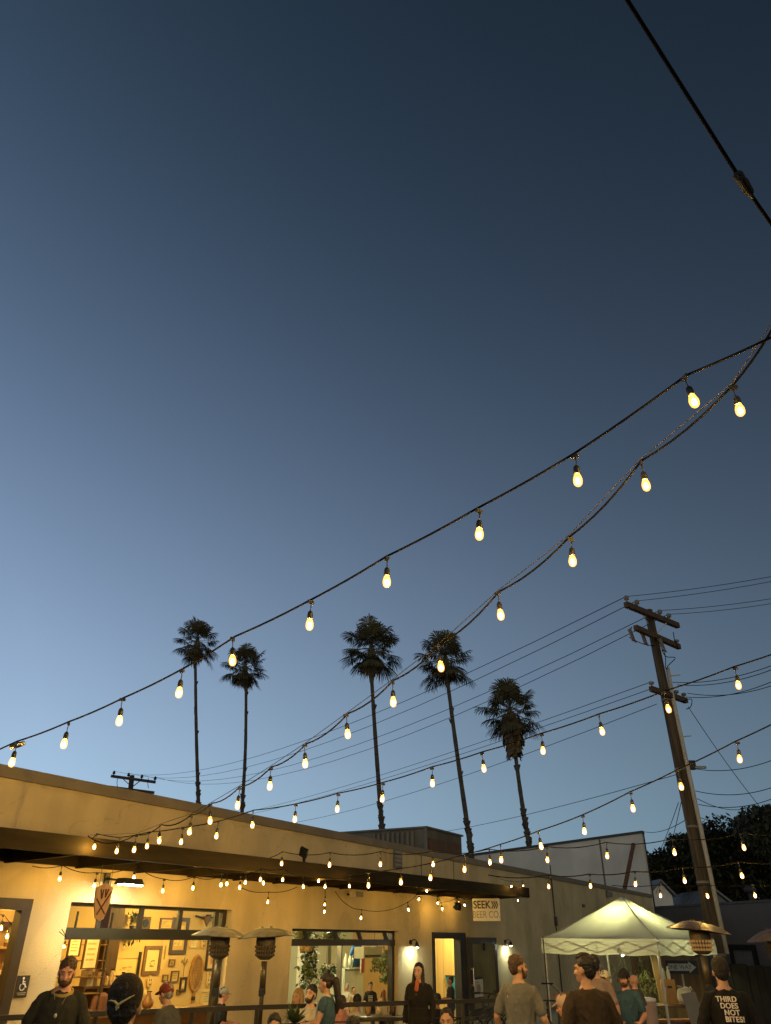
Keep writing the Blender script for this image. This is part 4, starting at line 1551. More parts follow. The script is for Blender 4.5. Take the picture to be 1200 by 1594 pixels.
gable('pale gabled house just visible above the back wall beside the roof corner', 1010, 1046, 1394, 1374, 1028, 50, M('house_pale', (.80, .78, .74), .8, .05, 1))
gable('dark house whose small gable shows behind the wooden pole', 1100, 1137, 1408, 1388, 1112, 51, M('house_grey', (.20, .20, .20), .8, .1, 1))
c = at(1168, 1388, 49)
t = thing('rooftop_vent', 'grey mushroom-like vent showing in front of the dark tree on the right', 'vent', loc=(c.x, c.y, 0))
b = MB(); b.tube([(0, 0, 0), (0, 0, c.z)], .15, 10); obj('stack', b, M('vent_stack', (.05, .05, .05), .7), t)
b = MB(); b.lathe([(.16, c.z - .1), (.34, c.z), (.36, c.z + .15), (.22, c.z + .30), (.05, c.z + .34)], 14); obj('cowl', b, M('vent_dull', (.04, .04, .04), .6, .1, 3), t, True)

# board fence behind the tent, black mesh fence on the far right
def fence(label, pa, pb, y0, y1, z, mat_, bw_, gap=.012, name='board_fence', cat='fence'):
    a, c = at(pa, 1520, y0), at(pb, 1520, y1)
    d = Vector((c.x - a.x, c.y - a.y, 0)); L = d.length
    mt = Matrix.Translation((a.x, a.y, 0)) @ Matrix.Rotation(atan2(d.y, d.x), 4, 'Z')
    t = thing(name, label, cat, mat=mt)
    b = MB(); x = 0; rr = random.Random(5)
    while x < L - .02:
        w = min(bw_, L - x) - gap
        b.box((x, rr.uniform(-.006, .006), .04), (x + w, .025 + rr.uniform(-.004, .004), z + rr.uniform(-.02, .02)))
        x += bw_
    obj('boards', b, mat_, t)
    for k in range(int(L / 2.0) + 1):
        b = MB(); xx = min(k * 2.0, L - .1); b.box((xx, .034, 0), (xx + .09, .12, z - .08)); obj('post', b, mat_, t)
    return t, mt, L


fence('brown board fence behind the right half of the white tent', 985, 1107, 25.5, 24.5, 1.62, M('fence_boards', (.16, .115, .055), .9, .25, 2.0, stretch=(5, 5, .4), bump=.3), .14)
fence('tall black board fence at the lower right corner behind the man in the lettered sweatshirt', 1128, 1290, 19.5, 17.5, 1.56, M('black_boards', (.003, .003, .003), .85, .2, 2.0), .20, name='black_fence')

# one-way street sign
c = at(1061, 1505.5, 24.2)
t = thing('one_way_sign', 'black sign with a white arrow reading ONE WAY above the board fence', 'sign', loc=(c.x, c.y, 0))
b = MB(); b.tube([(0, .06, 0), (0, .06, c.z + .1)], .03, 8); obj('post', b, galv, t)
b = MB(); b.box((-.44, -.006, c.z - .16), (.44, .006, c.z + .16)); obj('plate', b, black, t)
b = MB(); z = c.z
b.prism([(-.38, z - .085), (.20, z - .085), (.20, z - .14), (.40, z), (.20, z + .14), (.20, z + .085), (-.38, z + .085)], .005)
for i in range(len(b.v)): b.v[i].y -= .007
obj('arrow', b, M('sign_dull_white', (.42, .42, .40), .5), t)
text_part('lettering', 'ONE WAY', .15, black, t, (-.08, -.0145, z), ext=.001)

# bamboo clumps by the tent
bam = M('bamboo_leaf', (.10, .115, .035), .7, .3, 2)
def bamboo(label, px, ytop, y, n, spread, seed):
    rr = random.Random(seed)
    c = at(px, ytop, y)
    t = thing('bamboo_plant', label, 'plant', loc=(c.x, c.y, 0), group='bamboo plants by the tent')
    s_, f = MB(), MB()
    for i in range(n):
        bx, by = rr.uniform(-.25, .25) * spread, rr.uniform(-.2, .2)
        tx, ty, h = bx + rr.uniform(-.5, .5) * spread, by + rr.uniform(-.2, .2), c.z * rr.uniform(.8, 1.0)
        s_.tube([(bx, by, 0), (bx * 1.1, by, h * .5), (tx, ty, h)], .012, 5, r2=.005)
        for k in range(46):
            u_ = rr.uniform(.35, 1.0)
            p = Vector((bx + (tx - bx) * u_ ** 2, by + (ty - by) * u_, h * u_))
            d = Vector((rr.uniform(-1, 1), rr.uniform(-1, 1), rr.uniform(-1.2, .5))).normalized()
            x, yv, zv = frame_z(d)
            L = rr.uniform(.12, .24)
            f.add([p, p + d * L * .5 + x * .016, p + d * L, p + d * L * .5 - x * .016], [(0, 1, 2, 3)])
    obj('cane', s_, M('bamboo_cane', (.14, .13, .05), .6), t, True)
    obj('foliage', f, bam, t)
    b = MB(); b.lathe([(.18, 0), (.24, .4), (.23, .42), (.2, .38)], 14); obj('planter', b, M('planter_dark', (.05, .045, .04), .7), t, True)


bamboo('leafy bamboo clump behind the seated man in the black hat', 988, 1490, 22.3, 8, 1.0, 31)
bamboo('darker bamboo clump just left of the tent front leg', 1010, 1506, 21.6, 6, .8, 32)

# planks and box on the table, white bag, easel board
c = at(1046, 1576, 19.4)
tb = thing('picnic_table', 'rough brown timber table under the right side of the tent', 'table', loc=(c.x, c.y, 0), rotz=radians(12))
brn = M('table_timber', (.15, .085, .045), .7, .25, 3, stretch=(.5, 6, 6))
TZ = .80
b = MB()
for i in range(5): b.box((-.95, -.38 + i * .155, TZ - .04), (.95, -.38 + i * .155 + .145, TZ))
obj('tabletop', b, brn, tb)
for x in (-.8, .8):
    b = MB(); b.bar((x, -.45, 0), (x, .28, TZ - .04), .09, .05, up=(1, 0, 0)); b.bar((x + .06, .45, 0), (x + .06, -.28, TZ - .04), .09, .05, up=(1, 0, 0)); obj('leg', b, brn, tb)
for s in (-1, 1):
    t = thing('bench', 'orange-brown bench %s the timber table' % ('in front of' if s < 0 else 'behind'), 'bench', mat=tb.matrix_basis @ Matrix.Translation((0, s * .75, 0)))
    b = MB(); b.box((-.95, -.14, .42), (.95, .14, .47)); obj('seat', b, M('bench_orange', (.36, .13, .045), .6, .2, 4), t)
    for x in (-.8, .8):
        b = MB(); b.box((x - .03, -.12, 0), (x + .03, .12, .42)); obj('leg', b, brn, t)
TM = tb.matrix_basis
def on_table(px, y_): return Vector((at(px, 1560, y_).x, y_, TZ))
p = on_table(1043, 19.5)
t = thing('wooden_crate', 'upright brown plywood box standing on the timber table', 'box', loc=p)
b = MB(); b.box((-.13, -.13, 0), (.13, .13, .46)); obj('box_body', b, M('plywood', (.36, .21, .08), .7, .15, 4), t)
b = MB(); b.box((-.05, -.135, .30), (.05, -.131, .34)); obj('hand_hole', b, black, t)
p = on_table(1034, 19.7)
t = thing('plank', 'tall pale plank leaning upright beside the plywood box', 'plank', loc=p)
b = MB(); b.m = Matrix.Rotation(radians(-5), 4, 'Y'); b.box((-.085, -.02, 0), (.085, .02, 1.0)); obj('plank_face', b, M('pale_pine', (.48, .36, .18), .7, .15, 3, stretch=(6, 6, .5)), t)
b = MB(); b.m = Matrix.Rotation(radians(-5), 4, 'Y'); b.box((-.085, -.021, 1.0), (.085, .021, 1.012)); obj('end_grain', b, M('end_grain', (.25, .17, .08), .9), t)
for i, (dx, lab) in enumerate(((-.05, 'green-capped clear bottle on the plywood box, left of the pair'), (.055, 'whiter clear bottle on the plywood box, right of the pair'))):
    t = thing('bottle', lab, 'bottle', loc=on_table(1043, 19.5) + Vector((dx, 0, .46)), group='bottles on the plywood box')
    b = MB(); b.lathe([(.035, 0), (.04, .02), (.04, .14), (.015, .19), (.014, .22), (.012, .22)], 12); obj('glass_body', b, M('clear_bottle%d' % i, ((.35, .42, .33), (.62, .62, .54))[i], .2, .15, 12), t, True)
    b = MB(); b.lathe([(.016, .215), (.016, .25), (.0, .25)], 10); obj('cap', b, M('bottle_cap%d' % i, ((.05, .22, .10), (.7, .7, .65))[i], .5), t)
p = on_table(1069, 19.0)
t = thing('plastic_bag', 'crumpled pale translucent bag on the timber table below the ONE WAY sign', 'bag', loc=p)
b = MB(); b.ell((0, 0, .16), (.19, .14, .17), n=16, k=10)
for i, v in enumerate(b.v): b.v[i] = v + v.normalized() * .05 * noise.noise(v * 9)
obj('bag_body', b, M('bag_plastic', (.55, .53, .40), .35, .2, 8, bump=.6, bscale=12), t, True)
b = MB(); b.tube([(-.12, 0, .28), (-.15, 0, .36), (-.06, 0, .34)], .018, 6); b.tube([(.08, 0, .29), (.13, 0, .35), (.16, 0, .27)], .016, 6); obj('handle', b, M('bag_plastic', (.55, .53, .40)), t, True)
c = at(1083, 1556, 18.4)
t = thing('easel_board', 'pale display board leaning behind the bag on the timber table', 'board', loc=(c.x, c.y, 0))
b = MB(); b.m = Matrix.Translation((0, 0, .42)) @ Matrix.Rotation(radians(-10), 4, 'X') @ Matrix.Rotation(radians(-9), 4, 'Y'); b.box((-.15, -.01, 0), (.15, .01, .66)); obj('panel', b, M('board_pale', (.17, .165, .16), .6, .1, 3), t)
b = MB(); b.m = Matrix.Translation((0, 0, .42)) @ Matrix.Rotation(radians(-10), 4, 'X') @ Matrix.Rotation(radians(-9), 4, 'Y'); b.lathe([(.0, -.002), (.035, -.002), (.035, .002), (0, .002)], 10, (0, 0, 0))
for i in range(len(b.v)): pass
b = MB(); b.tube([(-.15, .02, 0), (-.12, .12, .9)], .015, 6); b.tube([(.15, .02, 0), (.12, .12, .9)], .015, 6); b.tube([(0, .5, 0), (0, .14, 1.1)], .015, 6)
obj('easel_leg', b, brn, t)
c = at(1007, 1552, 17.5)
t = thing('paper_cup', 'tall pale cup with white lid behind the seated man in teal', 'cup', loc=(c.x, c.y, .0))
b = MB(); b.lathe([(.13, 0), (.15, .4), (.16, c.z - .08), (.14, c.z - .07)], 14); obj('drum', b, M('pinkish_can', (.35, .25, .20), .6, .1, 5), t, True)
b = MB(); b.lathe([(.165, c.z - .07), (.165, c.z - .02), (.06, c.z)], 14); obj('lid', b, white_paint, t, True)
tag(t, 'pale tall round bin with white lid beside the seated man in teal', 'bin'); t.name = 'waste_bin'
c = at(893, 1548, 17.0)
t = thing('folding_table', 'narrow reddish board table between the white tent leg and the man in brown', 'table', loc=(c.x, c.y, 0))
b = MB(); b.box((-.36, -.2, c.z - .06), (.36, .2, c.z)); obj('tabletop', b, M('red_board', (.28, .10, .06), .6, .2, 4), t)
for x in (-.3, .3):
    b = MB(); b.box((x - .02, -.15, 0), (x + .02, .15, c.z - .06)); obj('leg', b, black, t)

# slim black stand beside the tent's left leg
c = at(851, 1531, 19.2)
t = thing('light_stand', 'slim black stand with a cross knob beside the left tent leg', 'stand', loc=(c.x, c.y, 0))
b = MB(); b.tube([(0, 0, 0), (0, 0, c.z + .9)], .014, 8); obj('pole', b, black, t)
b = MB(); b.tube([(-.12, 0, c.z), (.14, 0, c.z)], .018, 6); b.tube([(.08, 0, c.z - .01), (.42, 0, c.z - .28)], .010, 5); obj('cross_knob', b, black, t)
b = MB()
for a in (0, 2.1, 4.2): b.tube([(0, 0, .5), (.35 * cos(a), .35 * sin(a), 0)], .012, 5)
obj('tripod_leg', b, black, t)


# ---------------------------------------------------------------- bicycles
def bicycle(label, c, rotz, col):
    t = thing('bicycle', label, 'bicycle', loc=c, rotz=rotz, group='bicycles parked along the railing')
    fmt = M('bike_frame_' + label[:6], col, .35, .1, 8)
    for x in (-.52, .52):
        b = MB()
        for i in range(28):
            a0, a1 = 2 * pi * i / 28, 2 * pi * (i + 1) / 28
            b.tube([(x + .33 * cos(a0), 0, .34 + .33 * sin(a0)), (x + .33 * cos(a1), 0, .34 + .33 * sin(a1))], .018, 5, caps=False)
        w = obj('wheel', b, black_matte, t, True)
        b = MB()
        for i in range(16):
            a = 2 * pi * i / 16
            b.tube([(x, .02 * (-1) ** i, .34), (x + .32 * cos(a), 0, .34 + .32 * sin(a))], .002, 4)
        b.tube([(x, -.05, .34), (x, .05, .34)], .022, 8)
        obj('spokes', b, galv, w)
    b = MB()
    for p, q in (((-.52, 0, .34), (-.08, 0, .30)), ((-.08, 0, .30), (-.20, 0, .82)), ((-.52, 0, .34), (-.18, 0, .74)), ((-.08, 0, .30), (.36, 0, .72)), ((-.18, 0, .76), (.34, 0, .84)), ((.33, 0, .90), (.37, 0, .68)), ((.37, 0, .68), (.52, 0, .34))):
        b.tube([p, q], .018, 7)
    obj('frame', b, fmt, t, True)
    b = MB(); b.ell((-.22, 0, .92), (.14, .07, .035)); b.tube([(-.20, 0, .80), (-.21, 0, .91)], .014, 6); obj('saddle', b, black, t, True)
    b = MB(); b.tube([(.33, 0, .90), (.34, 0, 1.0), (.40, 0, 1.03)], .015, 6); b.tube(catmull([(.30, -.32, 1.05), (.42, -.2, 1.05), (.42, .2, 1.05), (.30, .32, 1.05)], 4), .014, 6)
    b.cap((.28, -.33, 1.05), (.36, -.26, 1.05), .02); b.cap((.28, .33, 1.05), (.36, .26, 1.05), .02)
    obj('handlebar', b, black, t, True)
    b = MB(); b.lathe([(.10, -.006), (.10, .006), (.02, .006)], 16)
    for i in range(len(b.v)): b.v[i] = Vector((b.v[i].x - .08, -.05 - b.v[i].z, b.v[i].y + .30))
    b.tube([(-.08, -.06, .30), (.04, -.08, .18)], .010, 5); b.tube([(-.08, .06, .30), (-.20, .08, .42)], .010, 5)
    obj('crank', b, galv, t)
    return t


c = at(742, 1560, 17.6); bicycle('black bicycle parked before the glazed open door leaf', (c.x, c.y, 0), radians(40), (.02, .02, .02))
c = at(846, 1560, 15.6); bicycle('dark blue bicycle seen end-on between the grey-shirted man and the white cap', (c.x, c.y, 0), radians(70), (.03, .035, .06))
# pedestal chair-like round wire basket by the door
c = at(765, 1556, 18.2); bicycle('second black bicycle leaning right behind the first, near the door jamb', (c.x, c.y, 0), radians(25), (.035, .03, .025))
# ---------------------------------------------------------------- inside the left roll-up door
WV = RV - .004          # face of the ochre wall


def frame_on_wall(label, x0, y0, x1, y1, fw_=.05, fcol=(.07, .04, .02), mat_col=(.62, .50, .25), art=(.20, .13, .05), kind='sketch', name='picture_frame', cat='picture', v=WV, seed=1, tilt=0.0):
    ua_, zb_ = fac((x0 + x1) / 2, (y0 + y1) / 2, -v)
    hu = abs(fac(x1, (y0 + y1) / 2, -v)[0] - fac(x0, (y0 + y1) / 2, -v)[0]) / 2
    hz = abs(fac((x0 + x1) / 2, y0, -v)[1] - fac((x0 + x1) / 2, y1, -v)[1]) / 2
    t = thing(name, label, cat, group='pictures on the ochre wall', mat=FR @ Matrix.Translation((ua_, v, zb_)) @ Matrix.Rotation(tilt, 4, 'Y'))
    fw_ = min(fw_, hu * .45, hz * .45)
    b = MB()
    b.box((-hu, -.045, -hz), (-hu + fw_, -.002, hz)); b.box((hu - fw_, -.045, -hz), (hu, -.002, hz))
    b.box((-hu + fw_, -.045, hz - fw_), (hu - fw_, -.002, hz)); b.box((-hu + fw_, -.045, -hz), (hu - fw_, -.002, -hz + fw_))
    obj('frame', b, M('frame_%.2f_%.2f' % fcol[:2], fcol, .45, .2, 10), t)
    b = MB(); b.box((-hu + fw_, -.02, -hz + fw_), (hu - fw_, -.004, hz - fw_))
    p_ = obj('mount', b, M('mount_%.2f_%.2f' % mat_col[:2], mat_col, .8, .06, 6), t)
    rr = random.Random(seed)
    b = MB()
    iu, iz = hu - fw_, hz - fw_
    if kind == 'sketch':
        for i in range(9):
            x, z = rr.uniform(-.55, .45) * iu, rr.uniform(-.65, -.05) * iz
            b.box((x, -.0235, z), (x + rr.uniform(.08, .35) * iu, -.021, z + rr.uniform(.04, .14) * iz))
    elif kind == 'panel':
        b.box((-iu * .68, -.0235, -iz * .70), (iu * .68, -.021, iz * .74))
    elif kind == 'lines':
        for i in range(4): b.box((-iu * .6, -.0235, iz * (.55 - .36 * i)), (iu * .6, -.021, iz * (.68 - .36 * i)))
    elif kind == 'figure':
        b.ell((0, -.022, iz * .35), (iu * .25, .003, iz * .18), n=10, k=6); b.box((-iu * .4, -.0235, -iz * .75), (iu * .4, -.021, iz * .15))
    obj('artwork', b, M('art_%.2f_%.2f' % art[:2], art, .8, .35, 14), p_)
    return t


frame_on_wall('broad brown frame with a pale mount and small dark sketch, left of the pennant', 222, 1472, 249, 1517, .075, (.17, .09, .03), (.78, .62, .28), (.26, .17, .05), 'sketch', seed=3)
frame_on_wall('tall dark double-lined frame hanging behind the roll-up door bottom rail', 265, 1428, 291, 1485, .085, (.07, .04, .02), (.55, .38, .14), (.70, .50, .20), 'panel', seed=4)
frame_on_wall('thin brown frame high up, left of the tall dark frame', 248, 1429, 268, 1447, .03, (.14, .08, .03), (.70, .48, .16), (.62, .42, .14), 'panel', seed=5)
frame_on_wall('small grey square frame just under the pennant', 262, 1493, 271, 1504, .025, (.20, .13, .06), (.45, .32, .13), (.20, .13, .06), 'figure', seed=6)
frame_on_wall('small dark-lined card above the red baseball cap', 252, 1517, 260, 1527, .02, (.16, .10, .04), (.50, .36, .15), (.18, .12, .05), 'sketch', seed=7)
frame_on_wall('small frame holding two narrow strips, left of the racket', 265, 1511, 276.5, 1529, .022, (.13, .075, .03), (.55, .40, .17), (.22, .14, .06), 'lines', seed=8)
frame_on_wall('narrow black frame with a pale slip, lower left of the racket', 279, 1521, 288.5, 1544, .035, (.04, .022, .012), (.16, .10, .04), (.60, .45, .20), 'panel', seed=9)
frame_on_wall('unframed white note pinned high above the racket', 295, 1461, 305.5, 1475, .008, (.66, .54, .28), (.72, .58, .30), (.45, .33, .14), 'lines', seed=10)
frame_on_wall('large dark frame with a red and orange print behind the heater post', 321, 1457, 341, 1510, .045, (.05, .028, .015), (.66, .44, .18), (.52, .20, .06), 'figure', seed=11)
frame_on_wall('pale paper sheets pinned low on the wall right of the racket handle', 312, 1543, 333, 1564, .008, (.62, .46, .20), (.66, .50, .22), (.40, .27, .10), 'lines', seed=12)
frame_on_wall('sheet with three printed round faces left of the brown framed sketch', 178, 1491, 211, 1517, .008, (.66, .45, .16), (.70, .50, .20), (.36, .22, .08), 'sketch', seed=13)
frame_on_wall('tiny dark card below the black frame', 274, 1540, 280, 1548, .015, (.15, .09, .03), (.35, .22, .08), (.15, .09, .04), 'panel', seed=15)
u, z = fac(215, 1503, -WV)
t = fthing('wall_slat', 'dark narrow upright slat between the printed sheet and the framed sketch', 'board', u, WV, z)
b = MB(); b.box((-.035, -.03, -.27), (.035, -.002, .27)); obj('slat_face', b, dark_frame, t)
b = MB(); b.box((-.02, -.034, -.25), (.02, -.031, .25)); obj('groove', b, black, t)
# pennant
u, z = fac(256, 1484, -WV)
t = fthing('paper_pennant', 'pale pointed paper pennant between the framed sketch and the tall dark frame', 'pennant', u, WV, z)
b = MB(); b.prism([(-.12, .30), (.14, .30), (.13, -.08), (-.02, -.34), (-.13, -.26)], .006)
for i in range(len(b.v)): b.v[i].y -= .004
obj('sheet', b, M('pennant_paper', (.66, .50, .22), .8, .08, 5), t)
b = MB(); b.box((-.02, -.016, -.12), (.02, -.011, .16)); obj('stripe', b, M('pennant_mark', (.30, .19, .07), .8), t)
# racket
u, z = fac(304, 1515, -WV)
t = fthing('wooden_racket', 'big old wooden racket hung head-up on the ochre wall', 'racket', u, WV, z)
b = MB()
ring = [(.20 * cos(a), -.03, .36 * sin(a)) for a in [2 * pi * i / 32 for i in range(33)]]
b.tube(ring, .032, 8, caps=False); obj('rim', b, M('racket_rim', (.34, .17, .05), .5, .2, 6), t, True)
b = MB()
for k in range(-5, 6):
    w = .185 * sqrt(max(0, 1 - (k * .06 / .35) ** 2)); b.bar((-w, -.03, k * .06), (w, -.03, k * .06), .008, .008)
for k in range(-3, 4):
    h_ = .335 * sqrt(max(0, 1 - (k * .052 / .19) ** 2)); b.bar((k * .052, -.035, -h_), (k * .052, -.035, h_), .008, .008)
obj('strings', b, M('racket_strings', (.30, .17, .06), .7), t)
b = MB(); b.ell((0, -.016, 0), (.185, .010, .34), n=24, k=8); obj('backing', b, M('racket_back', (.42, .22, .07), .7, .2, 5), t, True)
b = MB(); b.bar((0, -.03, -.36), (-.02, -.03, -.80), .07, .04, up=(0, 1, 0)); obj('handle', b, M('racket_handle', (.36, .18, .06), .5), t)
b = MB(); b.bar((-.003, -.031, -.47), (-.008, -.031, -.55), .085, .05, up=(0, 1, 0)); obj('grip_band', b, dark_frame, t)
# round ornaments and twigs
for px, py, lab, nm, seed in ((231, 1528, 'oval pale mask-like ornament under the framed sketch', 'wall_mask', 1), (323, 1528, 'small rounded rabbit-like ornament right of the racket', 'wall_ornament', 2), (315, 1468, 'round carved face ornament right of the white note', 'carved_face', 3)):
    u, z = fac(px, py, -WV)
    t = fthing(nm, lab, 'ornament', u, WV, z, 'ornaments on the ochre wall')
    b = MB(); b.ell((0, -.03, 0), (.085, .03, .13), n=14, k=8); obj('face_plate', b, M('ornament_pale', (.56, .40, .18), .6, .3, 14), t, True)
    b = MB()
    for x in (-.03, .03): b.ell((x, -.055, .035), (.014, .012, .02), n=8, k=6)
    b.ell((0, -.058, -.05), (.03, .01, .014), n=8, k=6)
    obj('carved_features', b, M('ornament_dark', (.16, .09, .03), .8), t, True)
    if seed == 2:
        b = MB()
        for x in (-.05, .05): b.ell((x, -.03, .15), (.025, .015, .07), n=8, k=6)
        obj('ear', b, M('ornament_pale', (.56, .40, .18)), t, True)
u, z = fac(286, 1504, -WV)
t = fthing('twig_hanging', 'thin brown twig hanging branching up beside the racket', 'ornament', u, WV, z)
b = MB()
for pts in ([(0, -.02, -.25), (0, -.02, 0), (-.09, -.02, .14)], [(0, -.02, 0), (.08, -.02, .15)], [(0, -.02, .04), (-.02, -.02, .19)], [(-.05, -.02, .08), (-.12, -.02, .09)], [(.04, -.02, .08), (.11, -.02, .09)]):
    b.tube(pts, .008, 5)
obj('twigs', b, M('twig_brown', (.22, .13, .05), .8), t)
# wall branch lamp behind the upper pane
u, z = fac(322, 1432, -WV)
t = fthing('wall_branch_rack', 'dark branching hook rack behind the upper right door pane', 'rack', u, WV, z)
b = MB()
b.tube([(-.5, -.08, .08), (-.2, -.10, .03), (.15, -.10, .06), (.42, -.1, .10)], .022, 6); b.box((-.05, -.09, -.03), (.05, -.002, .12))
obj('branch', b, dark_frame, t)
for x in (-.12, .32):
    b = MB(); b.lathe([(.09, .10), (.10, .05), (.02, -.11), (.01, -.13)], 10, (x, -.12, -.02)); obj('cup', b, M('cup_brown', (.14, .08, .03), .6), t, True)
# potted plant on a shelf, behind the panes
u, z = fac(206, 1441, -WV + .25)
t = fthing('potted_plant', 'leafy plant on a small shelf behind the second upper pane', 'plant', u, WV - .28, z)
b = MB(); b.lathe([(.06, -.12), (.09, .0), (.08, .0)], 12); obj('pot', b, dark_frame, t, True)
lf_ = MB(); rr = random.Random(3)
for i in range(110):
    d = Vector((rr.gauss(0, .5), rr.gauss(0, .5), rr.uniform(-.3, 1.2))).normalized(); p = Vector((rr.gauss(0, .07), rr.gauss(0, .06), rr.uniform(0, .22))); x, y, zz = frame_z(d)
    L = rr.uniform(.06, .13); lf_.add([p, p + d * L * .5 + x * L * .25, p + d * L, p + d * L * .5 - x * L * .25], [(0, 1, 2, 3)])
for i in range(40):
    d = Vector((rr.gauss(0, .4), rr.gauss(0, .4), -1)).normalized(); p = Vector((rr.gauss(0, .1), rr.gauss(0, .06), rr.uniform(-.35, -.05))); x, y, zz = frame_z(d)
    L = rr.uniform(.06, .12); lf_.add([p, p + d * L * .5 + x * L * .25, p + d * L, p + d * L * .5 - x * L * .25], [(0, 1, 2, 3)])
obj('foliage', lf_, M('house_plant_leaf', (.09, .10, .03), .6, .4, 4), t)
b = MB(); b.box((-.25, -.10, -.16), (.25, .27, -.125)); obj('shelf_board', b, dark_frame, t)
u, z = fac(220, 1437, -WV)
t = fthing('speaker_box', 'dark square speaker on the wall beside the leafy plant', 'speaker', u, WV, z)
b = MB(); b.box((-.15, -.14, -.13), (.15, -.002, .13)); obj('cabinet', b, M('speaker_brown', (.12, .07, .03), .7), t)
b = MB(); b.lathe([(.0, 0), (.09, 0), (.08, .012), (.0, .012)], 16)
for i in range(len(b.v)): b.v[i] = Vector((b.v[i].x, -.142 - b.v[i].z, b.v[i].y))
obj('cone', b, black, t)

# menu boards against a tall rack, at the left of the opening
mv = 2.3
for i, (x0, y0, x1, y1, lab) in enumerate(((129, 1458, 152, 1508, 'tall white lettered menu board with dark shelf lines, right of the pair'), (105, 1458, 124, 1489, 'shorter white menu board nearest the left jamb'))):
    frame_on_wall(lab, x0, y0, x1, y1, .02, (.10, .05, .02), (.74, .62, .42), (.50, .36, .17), 'lines', 'menu_board', 'menu board', v=mv, seed=20 + i)
u0_, z0_ = fac(129, 1508, -mv - .1); u1_, _ = fac(161, 1508, -mv - .1)
t = fthing('steel_rack', 'tall open metal rack carrying the menu boards inside the left opening', 'rack', u0_, mv + .1, 0)
b = MB()
for x in (-.35, u1_ - u0_): b.box((x, 0, .0), (x + .03, .03, 2.4))
obj('upright', b, dark_frame, t)
b = MB()
for k in range(7): b.box((-.35, .0, .55 + k * .26), (u1_ - u0_, .34, .565 + k * .26))
obj('wire_shelf', b, M('rack_wire', (.30, .19, .07), .5, metal=.5), t)
# long shelf unit with books and bottles, jackets below
u0_, z0_ = fac(134, 1536, -2.6); u1_, _ = fac(180, 1538, -2.6)
t = fthing('bookshelf', 'dark low shelf unit behind the bearded man, holding books and jackets', 'shelf', u0_, 2.6, 0)
b = MB(); W = u1_ - u0_
b.box((0, 0, z0_ - .04), (W, .35, z0_)); b.box((0, 0, .5), (W, .35, .54)); b.box((-.04, 0, 0), (-.002, .35, z0_)); b.box((W + .002, 0, 0), (W + .04, .35, z0_))
obj('carcass', b, M('shelf_dark', (.10, .05, .025), .6, .2, 4), t)
rr = random.Random(9)
x = .03; cols = [(.62, .48, .28), (.70, .58, .36), (.30, .17, .07), (.55, .38, .18), (.20, .10, .05)]
labs = ['cream paperback standing upright at the left end of the shelf', 'pale box-like book second along the shelf', 'dark brown thin book third along the shelf', 'tan book fourth along the shelf', 'deep brown book at the end of the row']
for i in range(5):
    w = rr.uniform(.06, .10); h_ = rr.uniform(.22, .32)
    k_ = fthing('book', labs[i], 'book', u0_ + x, 2.64, z0_ + .001, 'books on the low shelf')
    b = MB(); b.box((0, 0, 0), (w, .2, h_)); obj('cover', b, M('book%d' % i, cols[i], .7, .1, 8), k_)
    b = MB(); b.box((.01, -.004, h_ * .5), (w - .01, -.001, h_ * .75)); obj('title_block', b, M('book_title', (.25, .14, .06), .8), k_)
    x += w + .012
for i in range(5):
    k_ = fthing('small_jar', ['first small jar after the books', 'taller jar with a slanted spoon', 'squat jar in the middle of the jars', 'round jar near the shelf end', 'last small jar at the shelf end'][i], 'jar', u0_ + .55 + i * .14, 2.72, z0_ + .001, 'jars on the low shelf')
    b = MB(); h_ = (.16, .24, .12, .18, .15)[i]; b.lathe([(.04, 0), (.05, .02), (.05, h_ * .7), (.03, h_)], 12); obj('jar_body', b, M('jar_tan', (.56, .40, .20), .4, .3, 8), k_, True)
    b = MB(); b.lathe([(.034, h_ + .001), (.036, h_ + .03), (.0, h_ + .03)], 10); obj('lid', b, dark_frame, k_)
jl = [('olive green jacket hanging below the shelf', (.10, .11, .05)), ('dark maroon jacket hanging left of the olive one', (.12, .05, .035)), ('black jacket hanging right of the olive one', (.03, .03, .025)), ('cream jacket at the right end of the hanging row', (.48, .36, .20))]
for i, (lab, colr) in enumerate(jl):
    k_ = fthing('jacket', lab, 'jacket', u0_ + (.62, .30, .92, 1.3)[i], 2.45, z0_ - .10, 'jackets hung under the shelf')
    b = MB(); b.loft([((0, 0, -.85), (.20, 0, 0), (0, .06, 0)), ((0, 0, -.4), (.19, 0, 0), (0, .07, 0)), ((0, 0, -.08), (.17, 0, 0), (0, .06, 0)), ((0, 0, .0), (.05, 0, 0), (0, .04, 0))], 12)
    obj('body', b, M('jacket%d' % i, colr, .9, .2, 6, bump=.5, bscale=9), k_, True)
    for s in (-1, 1):
        b = MB(); b.cap((s * .17, 0, -.08), (s * .25, -.02, -.62), .06, .05); obj('sleeve', b, M('jacket%d' % i, colr), k_, True)
